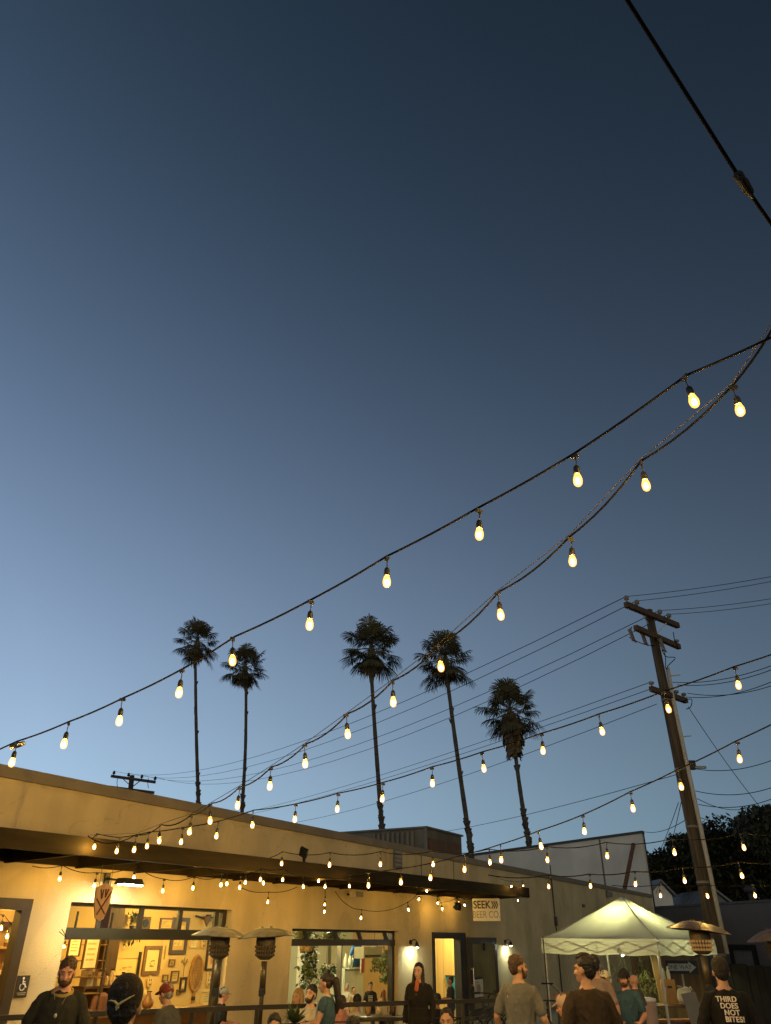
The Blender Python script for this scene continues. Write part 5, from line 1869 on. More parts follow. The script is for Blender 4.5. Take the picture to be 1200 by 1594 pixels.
# counter below, seen between the people
u0_, z0_ = fac(150, 1578, -1.6); u1_, _ = fac(330, 1578, -1.6)
t = fthing('counter', 'brown timber counter with stacked boards inside the left opening', 'counter', u0_, 1.6, 0)
b = MB(); b.box((0, 0, .76), (u1_ - u0_, .5, .81)); obj('worktop', b, M('counter_wood', (.16, .085, .03), .5, .2, 4), t)
b = MB(); b.box((.05, .06, .05), (u1_ - u0_ - .05, .46, .76)); obj('carcass', b, M('counter_body', (.10, .05, .02), .7, .2, 3), t)
u, z = fac(236, 1562, -1.7)
t = fthing('round_vase', 'round brown vase on the counter behind the black cap', 'vase', u, 1.8, .811)
b = MB(); b.lathe([(.05, 0), (.10, .06), (.11, .12), (.06, .2), (.035, .25), (.05, .28)], 16); obj('vase_body', b, M('vase_brown', (.25, .12, .05), .35), t, True)
b = MB(); b.lathe([(.052, .28), (.056, .29), (.05, .295)], 14); obj('rim', b, dark_frame, t)

# inside the left window: shelf of bottles and a drinks fridge glow
t = fthing('back_bar', 'bar shelving with bottles seen through the left window', 'shelf', -13.2, 2.4, 0)
b = MB()
for zz in (.9, 1.35, 1.8, 2.2): b.box((-1.6, 0, zz), (2.2, .35, zz + .03))
b.box((-1.64, .0, 0), (-1.602, .35, 2.6)); b.box((2.202, 0, 0), (2.24, .35, 2.6)); b.box((-1.6, .352, .4), (2.2, .38, 2.6))
obj('shelving', b, M('bar_timber', (.36, .20, .07), .5, .2, 3), t)
rr = random.Random(77)
bl = ['amber bottle', 'green bottle', 'teal tin', 'pale carton', 'white jug', 'brown flask']
cl_ = [(.35, .16, .03), (.05, .14, .05), (.04, .22, .18), (.60, .48, .28), (.68, .62, .48), (.20, .10, .04)]
pos_w = ['on the top bar shelf', 'on the middle bar shelf', 'on the lower bar shelf']
for r_, zz in enumerate((1.83, 1.38, .93)):
    for i in range(6):
        k_ = fthing('bottle', '%s %s seen through the left window' % (bl[i], pos_w[r_]), 'bottle', -13.2 + 1.1 + (i - 3) * .26 + rr.uniform(-.04, .04), 2.56, zz + .001, 'bottles on the bar shelving')
        b = MB(); h_ = rr.uniform(.2, .32); b.lathe([(.045, 0), (.05, .02), (.05, h_ * .6), (.018, h_ * .8), (.017, h_)], 12); obj('bottle_body', b, M('bar_bottle%d' % i, cl_[i], .25, .2, 9), k_, True)
        b = MB(); b.lathe([(.051, h_ * .2), (.0515, h_ * .5)], 12); obj('label_band', b, M('bottle_label', (.6, .5, .3), .8), k_)

# ---------------------------------------------------------------- inside the middle opening
V2 = 5.59
vine = M('vine_leaf', (.045, .065, .025), .6, .4, 4)
vine_l = M('vine_leaf_light', (.13, .15, .05), .6, .35, 4)
def hanging_plant(label, px, py0, py1, v, n, w, seed, mat_=vine, leafs=.075, group='hanging plants inside the middle opening'):
    u, z0 = fac(px, py0, -v); _, z1 = fac(px, py1, -v)
    t = fthing('hanging_plant', label, 'plant', u, v, z0, group)
    rr = random.Random(seed)
    b = MB(); b.lathe([(.10, -.10), (.13, .06), (.12, .06)], 12); obj('pot', b, M('plant_pot', (.30, .22, .14), .7), t, True)
    s_, f = MB(), MB()
    for i in range(5):
        x = rr.uniform(-w, w) * .7
        s_.tube([(x * .3, 0, 0), (x, -.08, (z1 - z0) * .4), (x * 1.1 + rr.uniform(-.04, .04), -.06, z1 - z0)], .005, 4)
    for i in range(n):
        p = Vector((rr.gauss(0, w * .5), rr.uniform(-.2, .05), (z1 - z0) * rr.random() ** .9 + rr.uniform(0, .1)))
        d = Vector((rr.uniform(-1, 1), rr.uniform(-1, .3), rr.uniform(-1.3, .2))).normalized()
        x, y, zz = frame_z(d)
        L = leafs * rr.uniform(.7, 1.4)
        f.add([p, p + d * L * .45 + x * L * .42, p + d * L, p + d * L * .45 - x * L * .42], [(0, 1, 2, 3)])
    obj('stem', s_, vine, t); obj('foliage', f, mat_, t)
    b = MB(); b.tube([(0, 0, .05), (0, 0, .6)], .006, 4); obj('hanger', b, black, t)


hanging_plant('dark trailing vine hanging in front of the bright white strip', 474, 1476, 1538, 1.5, 130, .16, 41, leafs=.10)
hanging_plant('longer trailing vine just right of the white strip', 482, 1474, 1524, 1.2, 140, .13, 42, leafs=.10)
hanging_plant('bushy low plant mass behind the woman in teal', 508, 1506, 1534, 1.9, 260, .38, 43, leafs=.10)
hanging_plant('pale green airy fern at the right of the middle opening', 597, 1482, 1528, 2.0, 300, .26, 44, vine_l, .085)
hanging_plant('light green trailing plant beside the hung blue shirt', 583, 1474, 1512, 2.6, 200, .30, 45, vine_l, .085)
hanging_plant('leafy plant high behind the left upper pane of the middle door', 470, 1452, 1461, .7, 120, .35, 46, vine_l, .09)
hanging_plant('bright leafy plant behind the second upper pane of the middle door', 512, 1454, 1462, .9, 150, .40, 47, vine_l, .09)
def slab(name, label, cat, px0, py0, px1, py1, v, th, mat_, extra=None, group=None):
    u0, z0 = fac(px0, py1, -v); u1, z1 = fac(px1, py0, -v)
    t = fthing(name, label, cat, u0, v, 0, group)
    z0 = max(z0, .03)
    b = MB(); b.box((0, 0, z0), (u1 - u0, th, z1)); obj(extra or 'body', b, mat_, t)
    b = MB(); b.box((.0, -.012, z1 - .05), (u1 - u0, -.002, z1)); obj('edge', b, M('edge_grey', (.22, .22, .18), .6), t)
    return t


slab('white_screen', 'tall bright white strip panel at the left of the middle opening', 'panel', 462, 1470, 475, 1575, 3.0, .08, M('bright_white', (.80, .82, .74), .6))
slab('white_locker', 'pale grey-green cabinet standing behind the people in the middle opening', 'cabinet', 534.5, 1507, 566, 1590, 3.0, .5, M('locker_pale', (.55, .56, .44), .5, .06, 3), 'carcass')
slab('timber_post', 'grey-brown post in the middle of the middle opening', 'post', 527.5, 1470, 533.5, 1590, 1.1, .12, M('post_grey', (.26, .23, .17), .7, .15, 4, stretch=(5, 5, .5)), 'shaft')
slab('wall_post', 'thin dark post between the vines and the grey-brown post', 'post', 512, 1470, 516, 1560, 2.6, .10, M('post_dark', (.08, .07, .05), .7), 'shaft')
slab('door_curtain', 'tan curtain hanging between the vines', 'curtain', 484, 1472, 495, 1560, 2.9, .05, M('curtain_tan', (.48, .42, .28), .9, .2, 3, stretch=(9, 9, .4)), 'cloth')
slab('orange_screen', 'orange lit timber screen at the right side of the middle opening', 'screen', 604, 1480, 613.5, 1590, 1.9, .06, M('screen_orange', (.62, .36, .11), .7, .15, 4), 'panel')
u, z = fac(555, 1486, -2.8)
t = fthing('hanging_shirt', 'blue shirt hung on display above the pale cabinet', 'shirt', u, 2.8, z)
b = MB(); b.loft([((0, 0, -.30), (.17, 0, 0), (0, .04, 0)), ((0, 0, .1), (.18, 0, 0), (0, .04, 0)), ((0, 0, .24), (.13, 0, 0), (0, .035, 0)), ((0, 0, .28), (.05, 0, 0), (0, .03, 0))], 12); obj('body', b, M('shirt_blue', (.03, .13, .36), .8, .15, 5), t, True)
for s in (-1, 1):
    b = MB(); b.cap((s * .15, 0, .20), (s * .29, 0, .02), .055, .05); obj('sleeve', b, M('shirt_blue', (.03, .13, .36)), t, True)
u, z = fac(566, 1488, -2.9)
t = fthing('hanging_banner', 'narrow red and white banner hung beside the blue shirt', 'banner', u, 2.9, z)
b = MB(); b.box((-.06, 0, -.42), (.06, .02, .10)); obj('red_cloth', b, M('banner_red', (.40, .05, .035), .8), t)
b = MB(); b.box((-.10, .021, -.42), (-.062, .04, .34)); b.box((-.06, 0, .101), (.06, .02, .34)); obj('white_cloth', b, white_paint, t)
for i, px in enumerate((538, 545, 551)):
    u, z = fac(px, 1504, -3.2)
    t = fthing('bottle', ('first pale bottle on the cabinet top', 'second pale bottle on the cabinet top', 'rounded jar on the cabinet top')[i], 'bottle', u, 3.2, fac(px, 1507, -3.0)[1] + .001, 'bottles on the pale cabinet')
    b = MB(); b.lathe([(.06, 0), (.07, .03), (.07, .20), (.03, .28), (.028, .34)], 12); obj('bottle_body', b, M('cab_bottle', (.60, .56, .42), .3, .2, 6), t, True)
    b = MB(); b.lathe([(.03, .341), (.03, .37), (.0, .37)], 10); obj('cap', b, M('edge_grey', (.22, .22, .18)), t)

# door interior: teal triangular hanging and a ceiling box
q0 = FRI @ at_plane(694, 1520, FR @ Vector((4.96, 0, 0)), FDIR); q1 = FRI @ at_plane(713, 1549, FR @ Vector((4.96, 0, 0)), FDIR)
u0, z1, u1, z0 = 0, q0.z, abs(q1.y - q0.y), q1.z
t = fthing('teal_banner', 'teal cloth banner on the pine wall inside the entrance', 'banner', 4.96, q0.y, 0)
t.matrix_basis = t.matrix_basis @ Matrix.Rotation(radians(-90), 4, 'Z')
b = MB(); b.prism([(0, z1), (u1 - u0, z1), (u1 - u0, z0 - .3), ((u1 - u0) * .5, z0 - .35)], .03); obj('cloth', b, M('teal_cloth', (.04, .26, .42), .8, .15, 3), t)
b = MB(); b.box((0, -.05, z1 + .001), (u1 - u0, 0, z1 + .04)); obj('hanging_rail', b, dark_frame, t)
u, z = fac(677, 1481, -1.5)
t = fthing('wall_heater', 'small grey box unit high up just inside the entrance', 'air conditioner', -1.2, 1.5, z)
b = MB(); b.box((-.5, 0, -.13), (.42, .3, .13)); obj('casing', b, M('unit_grey', (.40, .36, .24), .6), t)
b = MB(); b.box((-.45, -.01, -.10), (.36, -.002, -.05)); obj('grille', b, dark_frame, t)
# notice on the glazed leaf
u0, z1 = fac(737, 1525, .1); u1, z0 = fac(752, 1551, .1)
t = fthing('door_notice', 'white notice sheet with grey print taped on the open glazed door leaf', 'notice', (u0 + u1) / 2, -.105, (z0 + z1) / 2)
w, h_ = (u1 - u0) / 2, (z1 - z0) / 2
b = MB(); b.box((-w - .03, -.006, -h_ - .02), (w + .03, 0, h_ + .05)); obj('border', b, black, t)
b = MB(); b.box((-w, -.010, -h_), (w, -.007, h_)); obj('sheet', b, M('notice_white', (.55, .50, .42), .7), t)
b = MB()
for k in range(5): b.box((-w * .6, -.013, h_ * (.62 - .3 * k)), (w * (.2 + .12 * (k % 3)), -.0105, h_ * (.70 - .3 * k)))
b.lathe([(0, 0), (w * .4, 0), (w * .4, .002), (0, .002)], 12)
for i in range(len(b.v) - 48, len(b.v)): b.v[i] = Vector((b.v[i].x, -.0125 + b.v[i].z, b.v[i].y - h_ * .1))
obj('print', b, M('notice_print', (.30, .24, .18), .8), t)

# lamps inside, hung from the ceilings
def ceiling_lamp(label, u, v, z, col, es, r_=.09):
    t = fthing('pendant_lamp', label, 'lamp', u, v, 0, 'pendant lamps inside the taproom')
    b = MB(); b.ell((0, 0, z), (r_, r_, r_)); obj('globe', b, emission('pendant_%d_%d' % (es, int(col[2] * 100)), col, es), t, True)
    b = MB(); b.tube([(0, 0, z + r_), (0, 0, 2.84)], .008, 5); b.lathe([(.05, 2.80), (.06, 2.84), (.0, 2.84)], 10); obj('cord', b, black, t)


ceiling_lamp('lit pendant over the left end of the room behind the roll-up door', -10.8, 1.3, 2.70, (1.0, .66, .15), 760)
ceiling_lamp('lit pendant over the right end of the room behind the roll-up door', -7.4, 2.5, 2.62, (1.0, .66, .15), 900)
ceiling_lamp('lit pendant over the bar seen through the left window', -14.6, 1.0, 2.62, (1.0, .60, .14), 640)
ceiling_lamp('white pendant on the left of the room behind the middle opening', -3.6, 1.3, 2.58, (.97, 1.0, .60), 420)
ceiling_lamp('white pendant on the right of the room behind the middle opening', -.8, 3.6, 2.58, (1.0, .98, .52), 620)
ceiling_lamp('bright pendant near the pine wall just inside the entrance door', 4.1, 1.5, 2.45, (1.0, .80, .28), 700)
# ---------------------------------------------------------------- people
SKIN = {'light': (.52, .31, .20), 'tan': (.42, .24, .15), 'brown': (.28, .15, .09), 'pink': (.55, .28, .19)}
HAIRC = {'black': (.012, .010, .009), 'dark': (.022, .014, .010), 'brown': (.06, .032, .016), 'grey': (.22, .20, .18), 'blond': (.30, .18, .07), 'auburn': (.14, .05, .02)}


def RX(a): return Matrix.Rotation(a, 4, 'X')
def RY(a): return Matrix.Rotation(a, 4, 'Y')
def RZm(a): return Matrix.Rotation(a, 4, 'Z')


def hand(mb, w, d, up, s, sd, curl=.55, fr=.0092):
    """palm, four unequal curled fingers and a thumb off the side. w wrist, d pointing direction, up = back of hand"""
    d = Vector(d).normalized()
    side = d.cross(up).normalized()
    up = side.cross(d).normalized()
    def p(a, b, c): return w + d * (a * s) + side * (b * s * sd) + up * (c * s)
    mb.cap(p(.0, 0, 0), p(.03, 0, 0), .026 * s, .028 * s, 8)
    for b_ in (-.028, -.009, .010, .028):
        mb.cap(p(.02, b_ * .6, 0), p(.088, b_, 0), .017 * s, .0125 * s, 8)
    for b_, L in ((-.031, .060), (-.010, .078), (.011, .084), (.031, .072)):
        a0 = p(.090, b_, 0)
        c1, c2 = curl * .6, curl * 1.5
        a1 = a0 + (d * cos(c1) - up * sin(c1)) * L * .52 * s
        a2 = a1 + (d * cos(c2) - up * sin(c2)) * L * .48 * s
        mb.cap(a0, a1, fr * s * 1.05, fr * s, 7)
        mb.cap(a1, a2, fr * s, fr * .85 * s, 7)
    t0 = p(.028, .030, -.004); t1 = p(.060, .056, -.016); t2 = p(.088, .062, -.028)
    mb.cap(t0, t1, .0125 * s, .0110 * s, 7); mb.cap(t1, t2, .0110 * s, .0095 * s, 7)


def person(label, px, ytop, y, face, ht=1.74, sit=False, lean=0., roll=0., hy=0., hp=0., skin='light', hair='short', hairc='dark', beard=None, hat=None,
           shirt=(.1, .1, .1), sleeve='short', trousers=(.03, .03, .04), armL=None, armR=None, female=False, vox=.0095, bulk=1.0, group='people on the patio', coat=None, extra=None, hood=None):
    """px, ytop: where the top of the head is seen; y: distance. face: compass degrees (0 away from the viewer, 90 to the right, 180 towards)"""
    s = ht / 1.75
    tgt = at(px, ytop, y)
    pz = (.47 if sit else .93)
    # joints, standing, facing +y, x to the person's right
    U = RX(-radians(lean)) @ RY(radians(roll))                 # the trunk leans about the pelvis
    PEL = Vector((0, 0, pz))
    UP = Matrix.Translation(PEL) @ U @ Matrix.Translation(-Vector((0, 0, .93)))
    HD = UP @ Matrix.Translation((0, .0, 1.50)) @ RZm(radians(-hy)) @ RX(-radians(hp)) @ Matrix.Translation((0, 0, -1.50))
    S = Matrix.Scale(s, 4)

    def u(p): return S @ UP @ Vector(p)
    def h(p): return S @ HD @ Vector(p)
    def g(p): return S @ Vector(p)
    toph = 1.752 + (.016 if hair != 'bald' else 0) + (.012 if hat else 0)
    tp = h((0, .005, toph))
    fz = radians(-face)
    Rf = RZm(fz)
    dz = tgt.z - tp.z if sit else 0.0
    off = Rf @ tp
    if not sit:                                # standing: scale to reach the seen height
        k = tgt.z / tp.z
        s *= k; S = Matrix.Scale(s, 4)
        off = Rf @ h((0, .005, toph))
    root = thing('person', label, 'person', loc=(tgt.x - off.x, tgt.y - off.y, dz), rotz=fz, group=group)
    fw = .94 if female else 1.0
    sk_m = M('skin_' + skin, SKIN[skin], .5, .06, 14, spec=.35)
    # ---- arms: elbow and wrist in trunk space
    def arm(spec, sd):
        sh = Vector((sd * .158 * fw * bulk, -.008, 1.402))
        if spec is None: spec = ((sd * .245, -.03, 1.13), (sd * .25, .05, .88), (0, .25, -1))
        el, wr, hd = [Vector(v) for v in spec]
        d1 = (el - sh).normalized() * .285; el = sh + d1
        d2 = (wr - el).normalized() * .255; wr = el + d2
        return sh, el, wr, hd
    AL, AR = arm(armL, -1), arm(armR, 1)
    # ---- legs
    def leg(sd):
        hip = Vector((sd * .092, 0, pz - .02))
        if sit: return hip, Vector((sd * .12, .43, pz - .01)), Vector((sd * .12, .44, .08 - (.0))), Vector((sd * .13, .56, .03))
        return hip, Vector((sd * .10, .02, .50)), Vector((sd * .105, -.015, .085)), Vector((sd * .13, .13, .035))
    LG = [leg(-1), leg(1)]
    if sit and dz > .03: pass

    def torso(mb, inf=0., z0=.90, z1=1.50):
        rows = [(.84, .150, .105), (.92, .168, .118), (1.02, .152, .108), (1.12, .148, .104), (1.24, .160, .112), (1.34, .168, .112), (1.40, .150, .094), (1.445, .100, .072), (1.50, .062, .060)]
        if female: rows = [(.84, .160, .11), (.92, .180, .122), (1.02, .150, .104), (1.12, .132, .094), (1.24, .152, .118), (1.34, .160, .110), (1.41, .148, .092), (1.455, .098, .07), (1.50, .054, .056)]
        rings = []
        for z, a, b in rows:
            if z < z0 - 1e-6 or z > z1 + 1e-6: continue
            a, b = a * bulk + inf, b * (.4 + .6 * bulk) + inf
            c = (0, -.006 + (.006 if 1.2 < z < 1.4 else 0), z)
            o = u(c)
            rings.append((o, u((a, c[1], z)) - o, u((0, c[1] + b, z)) - o))
        if inf and z1 < 1.49:
            o = u((0, -.012, 1.482)); rings.append((o, u((.073, -.012, 1.482)) - o, u((0, .058, 1.482)) - o))
        mb.loft(rings, 18)

    # ---- body: one continuous mesh
    b = MB()
    torso(b)
    b.cap(u((0, -.012, 1.44)), h((0, -.004, 1.56)), .060 * s * fw, .053 * s * fw, 12)
    b.ell(h((0, -.008, 1.655)), (.074 * s, .092 * s, .096 * s), HD.to_3x3(), 18, 12)        # skull
    b.ell(h((0, .030, 1.605)), (.058 * s, .066 * s, .088 * s), HD.to_3x3(), 16, 10)       # face
    b.ell(h((0, .066, 1.552)), (.030 * s, .030 * s, .026 * s), HD.to_3x3(), 10, 8)        # chin
    b.cap(h((0, .094, 1.640)), h((0, .112, 1.602)), .0105 * s, .015 * s, 8)                # nose
    for sd in (-1, 1):
        b.ell(h((sd * .030, .080, 1.662)), (.026 * s, .016 * s, .012 * s), HD.to_3x3(), 10, 6)  # brow
        b.ell(h((sd * .036, .072, 1.608)), (.022 * s, .020 * s, .020 * s), HD.to_3x3(), 10, 6)  # cheek
        b.ell(h((sd * .078, -.004, 1.625)), (.011 * s, .021 * s, .032 * s), HD.to_3x3(), 10, 8)  # ear
    b.cap(h((-.018, .086, 1.572)), h((.018, .086, 1.572)), .010 * s, .010 * s, 8)          # lips
    for (sh, el, wr, hd), sd in ((AL, -1), (AR, 1)):
        b.cap(u(sh * 1.0), u(sh.lerp(el, .25)), .048 * s * bulk, .048 * s * bulk)
        b.cap(u(sh.lerp(el, .2)), u(el), .050 * s * bulk, .038 * s)
        b.cap(u(el), u(el.lerp(wr, .3)), .038 * s, .040 * s); b.cap(u(el.lerp(wr, .3)), u(wr), .040 * s, .027 * s)
        dd = (UP.to_3x3() @ hd).normalized()
        fore = (u(wr) - u(el)).normalized()
        ax = fore * .6 + dd * .4
        hup = UP.to_3x3() @ Vector((sd * .7, .2, .7))
        hand(b, u(wr), ax, hup, s * .97, -sd)
    for hip, kn, an, toe in LG:
        b.cap(g(hip), g(kn), .082 * s, .056 * s); b.cap(g(kn), g(kn.lerp(an, .35)), .055 * s, .056 * s); b.cap(g(kn.lerp(an, .35)), g(an), .056 * s, .038 * s)
        b.cap(g(an), g(toe), .040 * s, .030 * s)
    b.ell(g((0, 0, pz)), (.15 * s, .11 * s, .10 * s))
    body = link_mesh('body', baked(b, vox, 3), root)
    body.data.materials.append(sk_m)

    # ---- clothes
    def cloth(name, mb, col, v=None, rough=.9, it=3):
        o = link_mesh(name, baked(mb, v or vox * 1.05, it), root)
        if name in ('shirt', 'coat'):
            sd_ = Vector((px * .37, ytop * .21, 0))

            def folds(c_):
                f_ = 1 - abs(noise.noise(Vector((c_.x * 11, c_.y * 11, c_.z * 5 + c_.x * 4)) + sd_)) * 2.2
                return .010 * f_ * abs(f_) + .004 * noise.noise(c_ * 24) - .004
            displace(o.data, folds)
        o.data.materials.append(M('%s_%02x%02x%02x' % (name, int(col[0] * 255), int(col[1] * 255), int(col[2] * 255)), col, rough, .16, 5.0, bump=.55, bscale=16))
        return o
    inf = .016
    b = MB()
    torso(b, inf, .84, 1.46)
    for (sh, el, wr, hd), sd in ((AL, -1), (AR, 1)):
        b.cap(u(sh), u(sh.lerp(el, .3)), .056 * s * bulk, .060 * s * bulk)
        if sleeve == 'short': b.cap(u(sh.lerp(el, .2)), u(sh.lerp(el, .74)), .060 * s * bulk, .060 * s * bulk)
        elif sleeve == 'long':
            b.cap(u(sh.lerp(el, .2)), u(el), .060 * s * bulk, .055 * s); b.cap(u(el), u(el.lerp(wr, .92)), .055 * s, .042 * s)
    for sd in (-1, 1): b.cap(u((sd * .03, -.02, 1.455)), u((sd * .150 * fw * bulk, -.012, 1.405)), .046 * s, .050 * s * bulk)
    if coat:
        rings = []
        for z, a, d_ in ((.40, .235, .17), (.65, .215, .155), (.9, .20, .14), (1.1, .175, .125)):
            o = g((0, 0, z * (1 if not sit else .7))); rings.append((o, Vector((a * s, 0, 0)), Vector((0, d_ * s, 0))))
        b.loft(rings, 18)
    cloth('coat' if coat else 'shirt', b, shirt)
    b = MB()
    for hip, kn, an, toe in LG:
        b.cap(g(hip + Vector((0, 0, .02))), g(kn), .098 * s, .072 * s); b.cap(g(kn), g(an), .070 * s, .062 * s)
    b.ell(g((0, -.005, pz)), (.178 * s * bulk, .128 * s, .12 * s))
    cloth('trousers', b, trousers, .013)
    b = MB()
    for hip, kn, an, toe in LG:
        b.cap(g(an + Vector((0, -.02, -.04))), g(toe + Vector((0, .02, 0))), .045 * s, .040 * s)
    o = cloth('shoe', b, (.02, .02, .02), .013)
    # ---- hair, beard, eyes
    hm = M('hair_' + hairc, HAIRC[hairc], .55, .35, 26, bump=.7, bscale=50, stretch=(1, 1, .3))
    H3 = HD.to_3x3()
    def hair_obj(name, b, m_=hm, v=None, rough=.0):
        o = link_mesh(name, baked(b, v or vox * .85, 2), root)
        o.data.materials.append(m_)
        if rough:
            displace(o.data, lambda c_: (noise.noise(c_ * 55) * .6 + noise.noise(c_ * 130) * .4) * rough)
        return o
    if hair != 'bald':
        b = MB()
        hb = -.012 if hair in ('long', 'bun', 'ponytail') else 0
        b.ell(h((0, -.022 + hb, 1.682 - hb * .3)), (.083 * s, .096 * s, .088 * s), H3, 18, 12)
        b.ell(h((0, -.048, 1.640)), (.075 * s, .062 * s, .085 * s), H3, 16, 10)
        rr = random.Random(int(px))
        for i in range(26):
            a, e = rr.uniform(0, 6.28), rr.uniform(.35, 1.5)
            b.ell(h((.070 * cos(a) * cos(e), -.022 + .082 * sin(a) * cos(e), 1.690 + .072 * sin(e))), (.020 * s, .020 * s, .016 * s), H3, 8, 6)
        if hair == 'quiff':
            b.ell(h((0, .040, 1.742)), (.055 * s, .045 * s, .030 * s), H3, 12, 8); b.ell(h((0, .0, 1.752)), (.062 * s, .065 * s, .030 * s), H3, 12, 8)
        if hair in ('long', 'longback'):
            for sd in (-1, 1):
                b.cap(h((sd * .070, -.01, 1.66)), u((sd * .088, .022, 1.46)), .030 * s, .036 * s); b.cap(u((sd * .088, .022, 1.46)), u((sd * .095, .075, 1.30)), .036 * s, .022 * s)
            b.cap(h((0, -.075, 1.64)), u((0, -.10, 1.36)), .065 * s, .075 * s)
        if hair == 'ponytail':
            b.cap(h((0, -.10, 1.67)), h((0, -.165, 1.64)), .035 * s, .048 * s); b.cap(h((0, -.165, 1.64)), u((0.02, -.18, 1.42)), .055 * s, .050 * s); b.cap(u((.02, -.18, 1.42)), u((.03, -.16, 1.27)), .050 * s, .022 * s)
        if hair == 'bun':
            b.ell(h((0, -.115, 1.715)), (.042 * s, .042 * s, .042 * s), H3, 12, 8)
        hair_obj('hair', b, rough=.010)
    if beard:
        b = MB()
        b.ell(h((0, .052, 1.556)), (.052 * s, .052 * s, .040 * s), H3, 14, 8)
        for sd in (-1, 1):
            b.cap(h((sd * .060, .022, 1.63)), h((sd * .046, .055, 1.565)), .014 * s, .020 * s, 8); b.cap(h((sd * .004, .098, 1.588)), h((sd * .026, .086, 1.576)), .008 * s, .008 * s, 7)
        hair_obj('beard', b, M('hair_' + beard, HAIRC[beard], .6), vox * .7, .005)
    if sin(radians(face + hy)) ** 2 > .02 or cos(radians(face + hy)) < 0:
        ew = M('eye_white', (.34, .30, .26), .3); ed = M('eye_dark', (.02, .015, .012), .2)
        for sd in (-1, 1):
            b = MB(); b.ell(h((sd * .031, .0855, 1.640)), (.0115 * s, .007 * s, .0055 * s), H3, 10, 7)
            o = obj('eye', b, ew, root, True)
            b = MB(); b.ell(h((sd * .031, .0925, 1.640)), (.0056 * s, .0035 * s, .0052 * s), H3, 8, 6); obj('iris', b, ed, o, True)
            b = MB(); b.cap(h((sd * .016, .0985, 1.6665)), h((sd * .050, .086, 1.668)), .0048 * s, .0035 * s, 6); obj('eyebrow', b, hm, root, True)
        b = MB(); b.cap(h((-.020, .0955, 1.572)), h((.020, .0955, 1.572)), .0042 * s, .0042 * s, 6); obj('mouth', b, M('mouth_dark', (.22, .07, .06), .5), root, True)
    # ---- hats
    if hat:
        kind, hc = hat
        hm2 = M('hat_%02x%02x%02x' % tuple(int(c * 255) for c in hc), hc, .85, .12, 12, bump=.4, bscale=60)
        b = MB()
        if kind in ('cap', 'capback'):
            b.ell(h((0, -.012, 1.682)), (.089 * s, .106 * s, .092 * s), H3, 20, 12)
            b.ell(h((0, -.030, 1.660)), (.086 * s, .088 * s, .070 * s), H3, 16, 10)
            # open the underside: everything below the band is inside the head
            o = hair_obj('hat', b, hm2, vox * .8)
            b = MB()
            dr = 1 if kind == 'cap' else -1
            b.ell(h((0, dr * .105 - .005, 1.676)), (.072 * s, .072 * s, .010 * s), H3 @ Matrix.Rotation(radians(-12 * dr), 3, 'X'), 18, 6)
            obj('brim', b, hm2, o, True)
            b = MB(); b.ell(h((0, -.012, 1.775)), (.010 * s, .010 * s, .006 * s), H3, 8, 6); obj('button', b, hm2, o, True)
        elif kind == 'beanie':
            b.ell(h((0, -.014, 1.690)), (.088 * s, .104 * s, .095 * s), H3, 20, 12); b.ell(h((0, -.024, 1.655)), (.085 * s, .094 * s, .055 * s), H3, 18, 10)
            hair_obj('hat', b, hm2, vox * .8)
    if hood:
        b = MB()
        for i in range(14):
            a0, a1 = 2 * pi * i / 14, 2 * pi * (i + 1) / 14
            f_ = lambda a: u((.092 * cos(a), -.012 + .080 * sin(a) + .014, 1.462 - .034 * sin(a)))
            b.cap(f_(a0), f_(a1), .021 * s, .021 * s, 8)
        cloth('collar', b, hood)
    if extra: extra(root, u, h, g, s, H3)
    return root


def pendant(root, u, h, g, s, H3):
    b = MB(); b.tube(catmull([u((-.07, .07, 1.47)), u((-.03, .118, 1.36)), u((0, .132, 1.29)), u((.03, .118, 1.36)), u((.07, .07, 1.47))], 5), .0028 * s, 5)
    o = obj('necklace', b, M('cord_tan', (.3, .25, .15), .7), root, True)
    b = MB(); b.ell(u((0, .142, 1.275)), (.016 * s, .008 * s, .020 * s)); obj('pendant', b, M('pendant_silver', (.5, .48, .4), .4, metal=.6), o, True)


def cap_mark(root, u, h, g, s, H3):
    # pale running-bird stroke on the back of the cap
    b = MB()
    def q(x, z):        # on the back of the dome
        y = -.030 - .090 * sqrt(max(.05, 1 - (x / .092) ** 2 - ((z - 1.665) / .10) ** 2)) - .006
        return h((x, y, z))
    def poly(pts, w):
        for i in range(len(pts) - 1):
            a, c = pts[i], pts[i + 1]
            b.cap(q(*a), q(*c), w[i] * s, w[i + 1] * s, 6)
    poly([(.062, 1.690), (.036, 1.676), (.008, 1.660), (-.006, 1.650)], (.0022, .0042, .0062, .0066))
    poly([(-.006, 1.650), (-.026, 1.664), (-.046, 1.668), (-.060, 1.665)], (.0066, .0050, .0034, .0018))
    poly([(-.006, 1.652), (-.014, 1.640), (-.012, 1.628), (-.003, 1.640)], (.0060, .0056, .0026, .0045))
    obj('cap_emblem', b, M('emblem_gold', (.50, .44, .22), .5), root, True)
    b = MB()
    ring = [q(-.02 + .04 * i / 8, 1.598 + .006 * sin(pi * i / 8)) for i in range(9)]
    b.tube(ring, .004 * s, 6); obj('strap', b, black, root, True)


def back_text(root, u, h, g, s, H3):
    m = M('print_white', (.72, .66, .60), .8)
    for i, (w, k) in enumerate((('THIRD', 1.0), ('DOES', .84), ('NOT', .66), ('BITES!', 1.0))):
        p = u((0, -.166 + .003 * i, 1.400 - i * .058))
        text_part('back_lettering', w, .067 * s, m, root, p + Vector((.018 * i * s - .03 * s, 0, 0)), rot=(radians(90 - 2), 0, 0), ext=.012, bold=.0012, sx=.98, spacing=1.08)


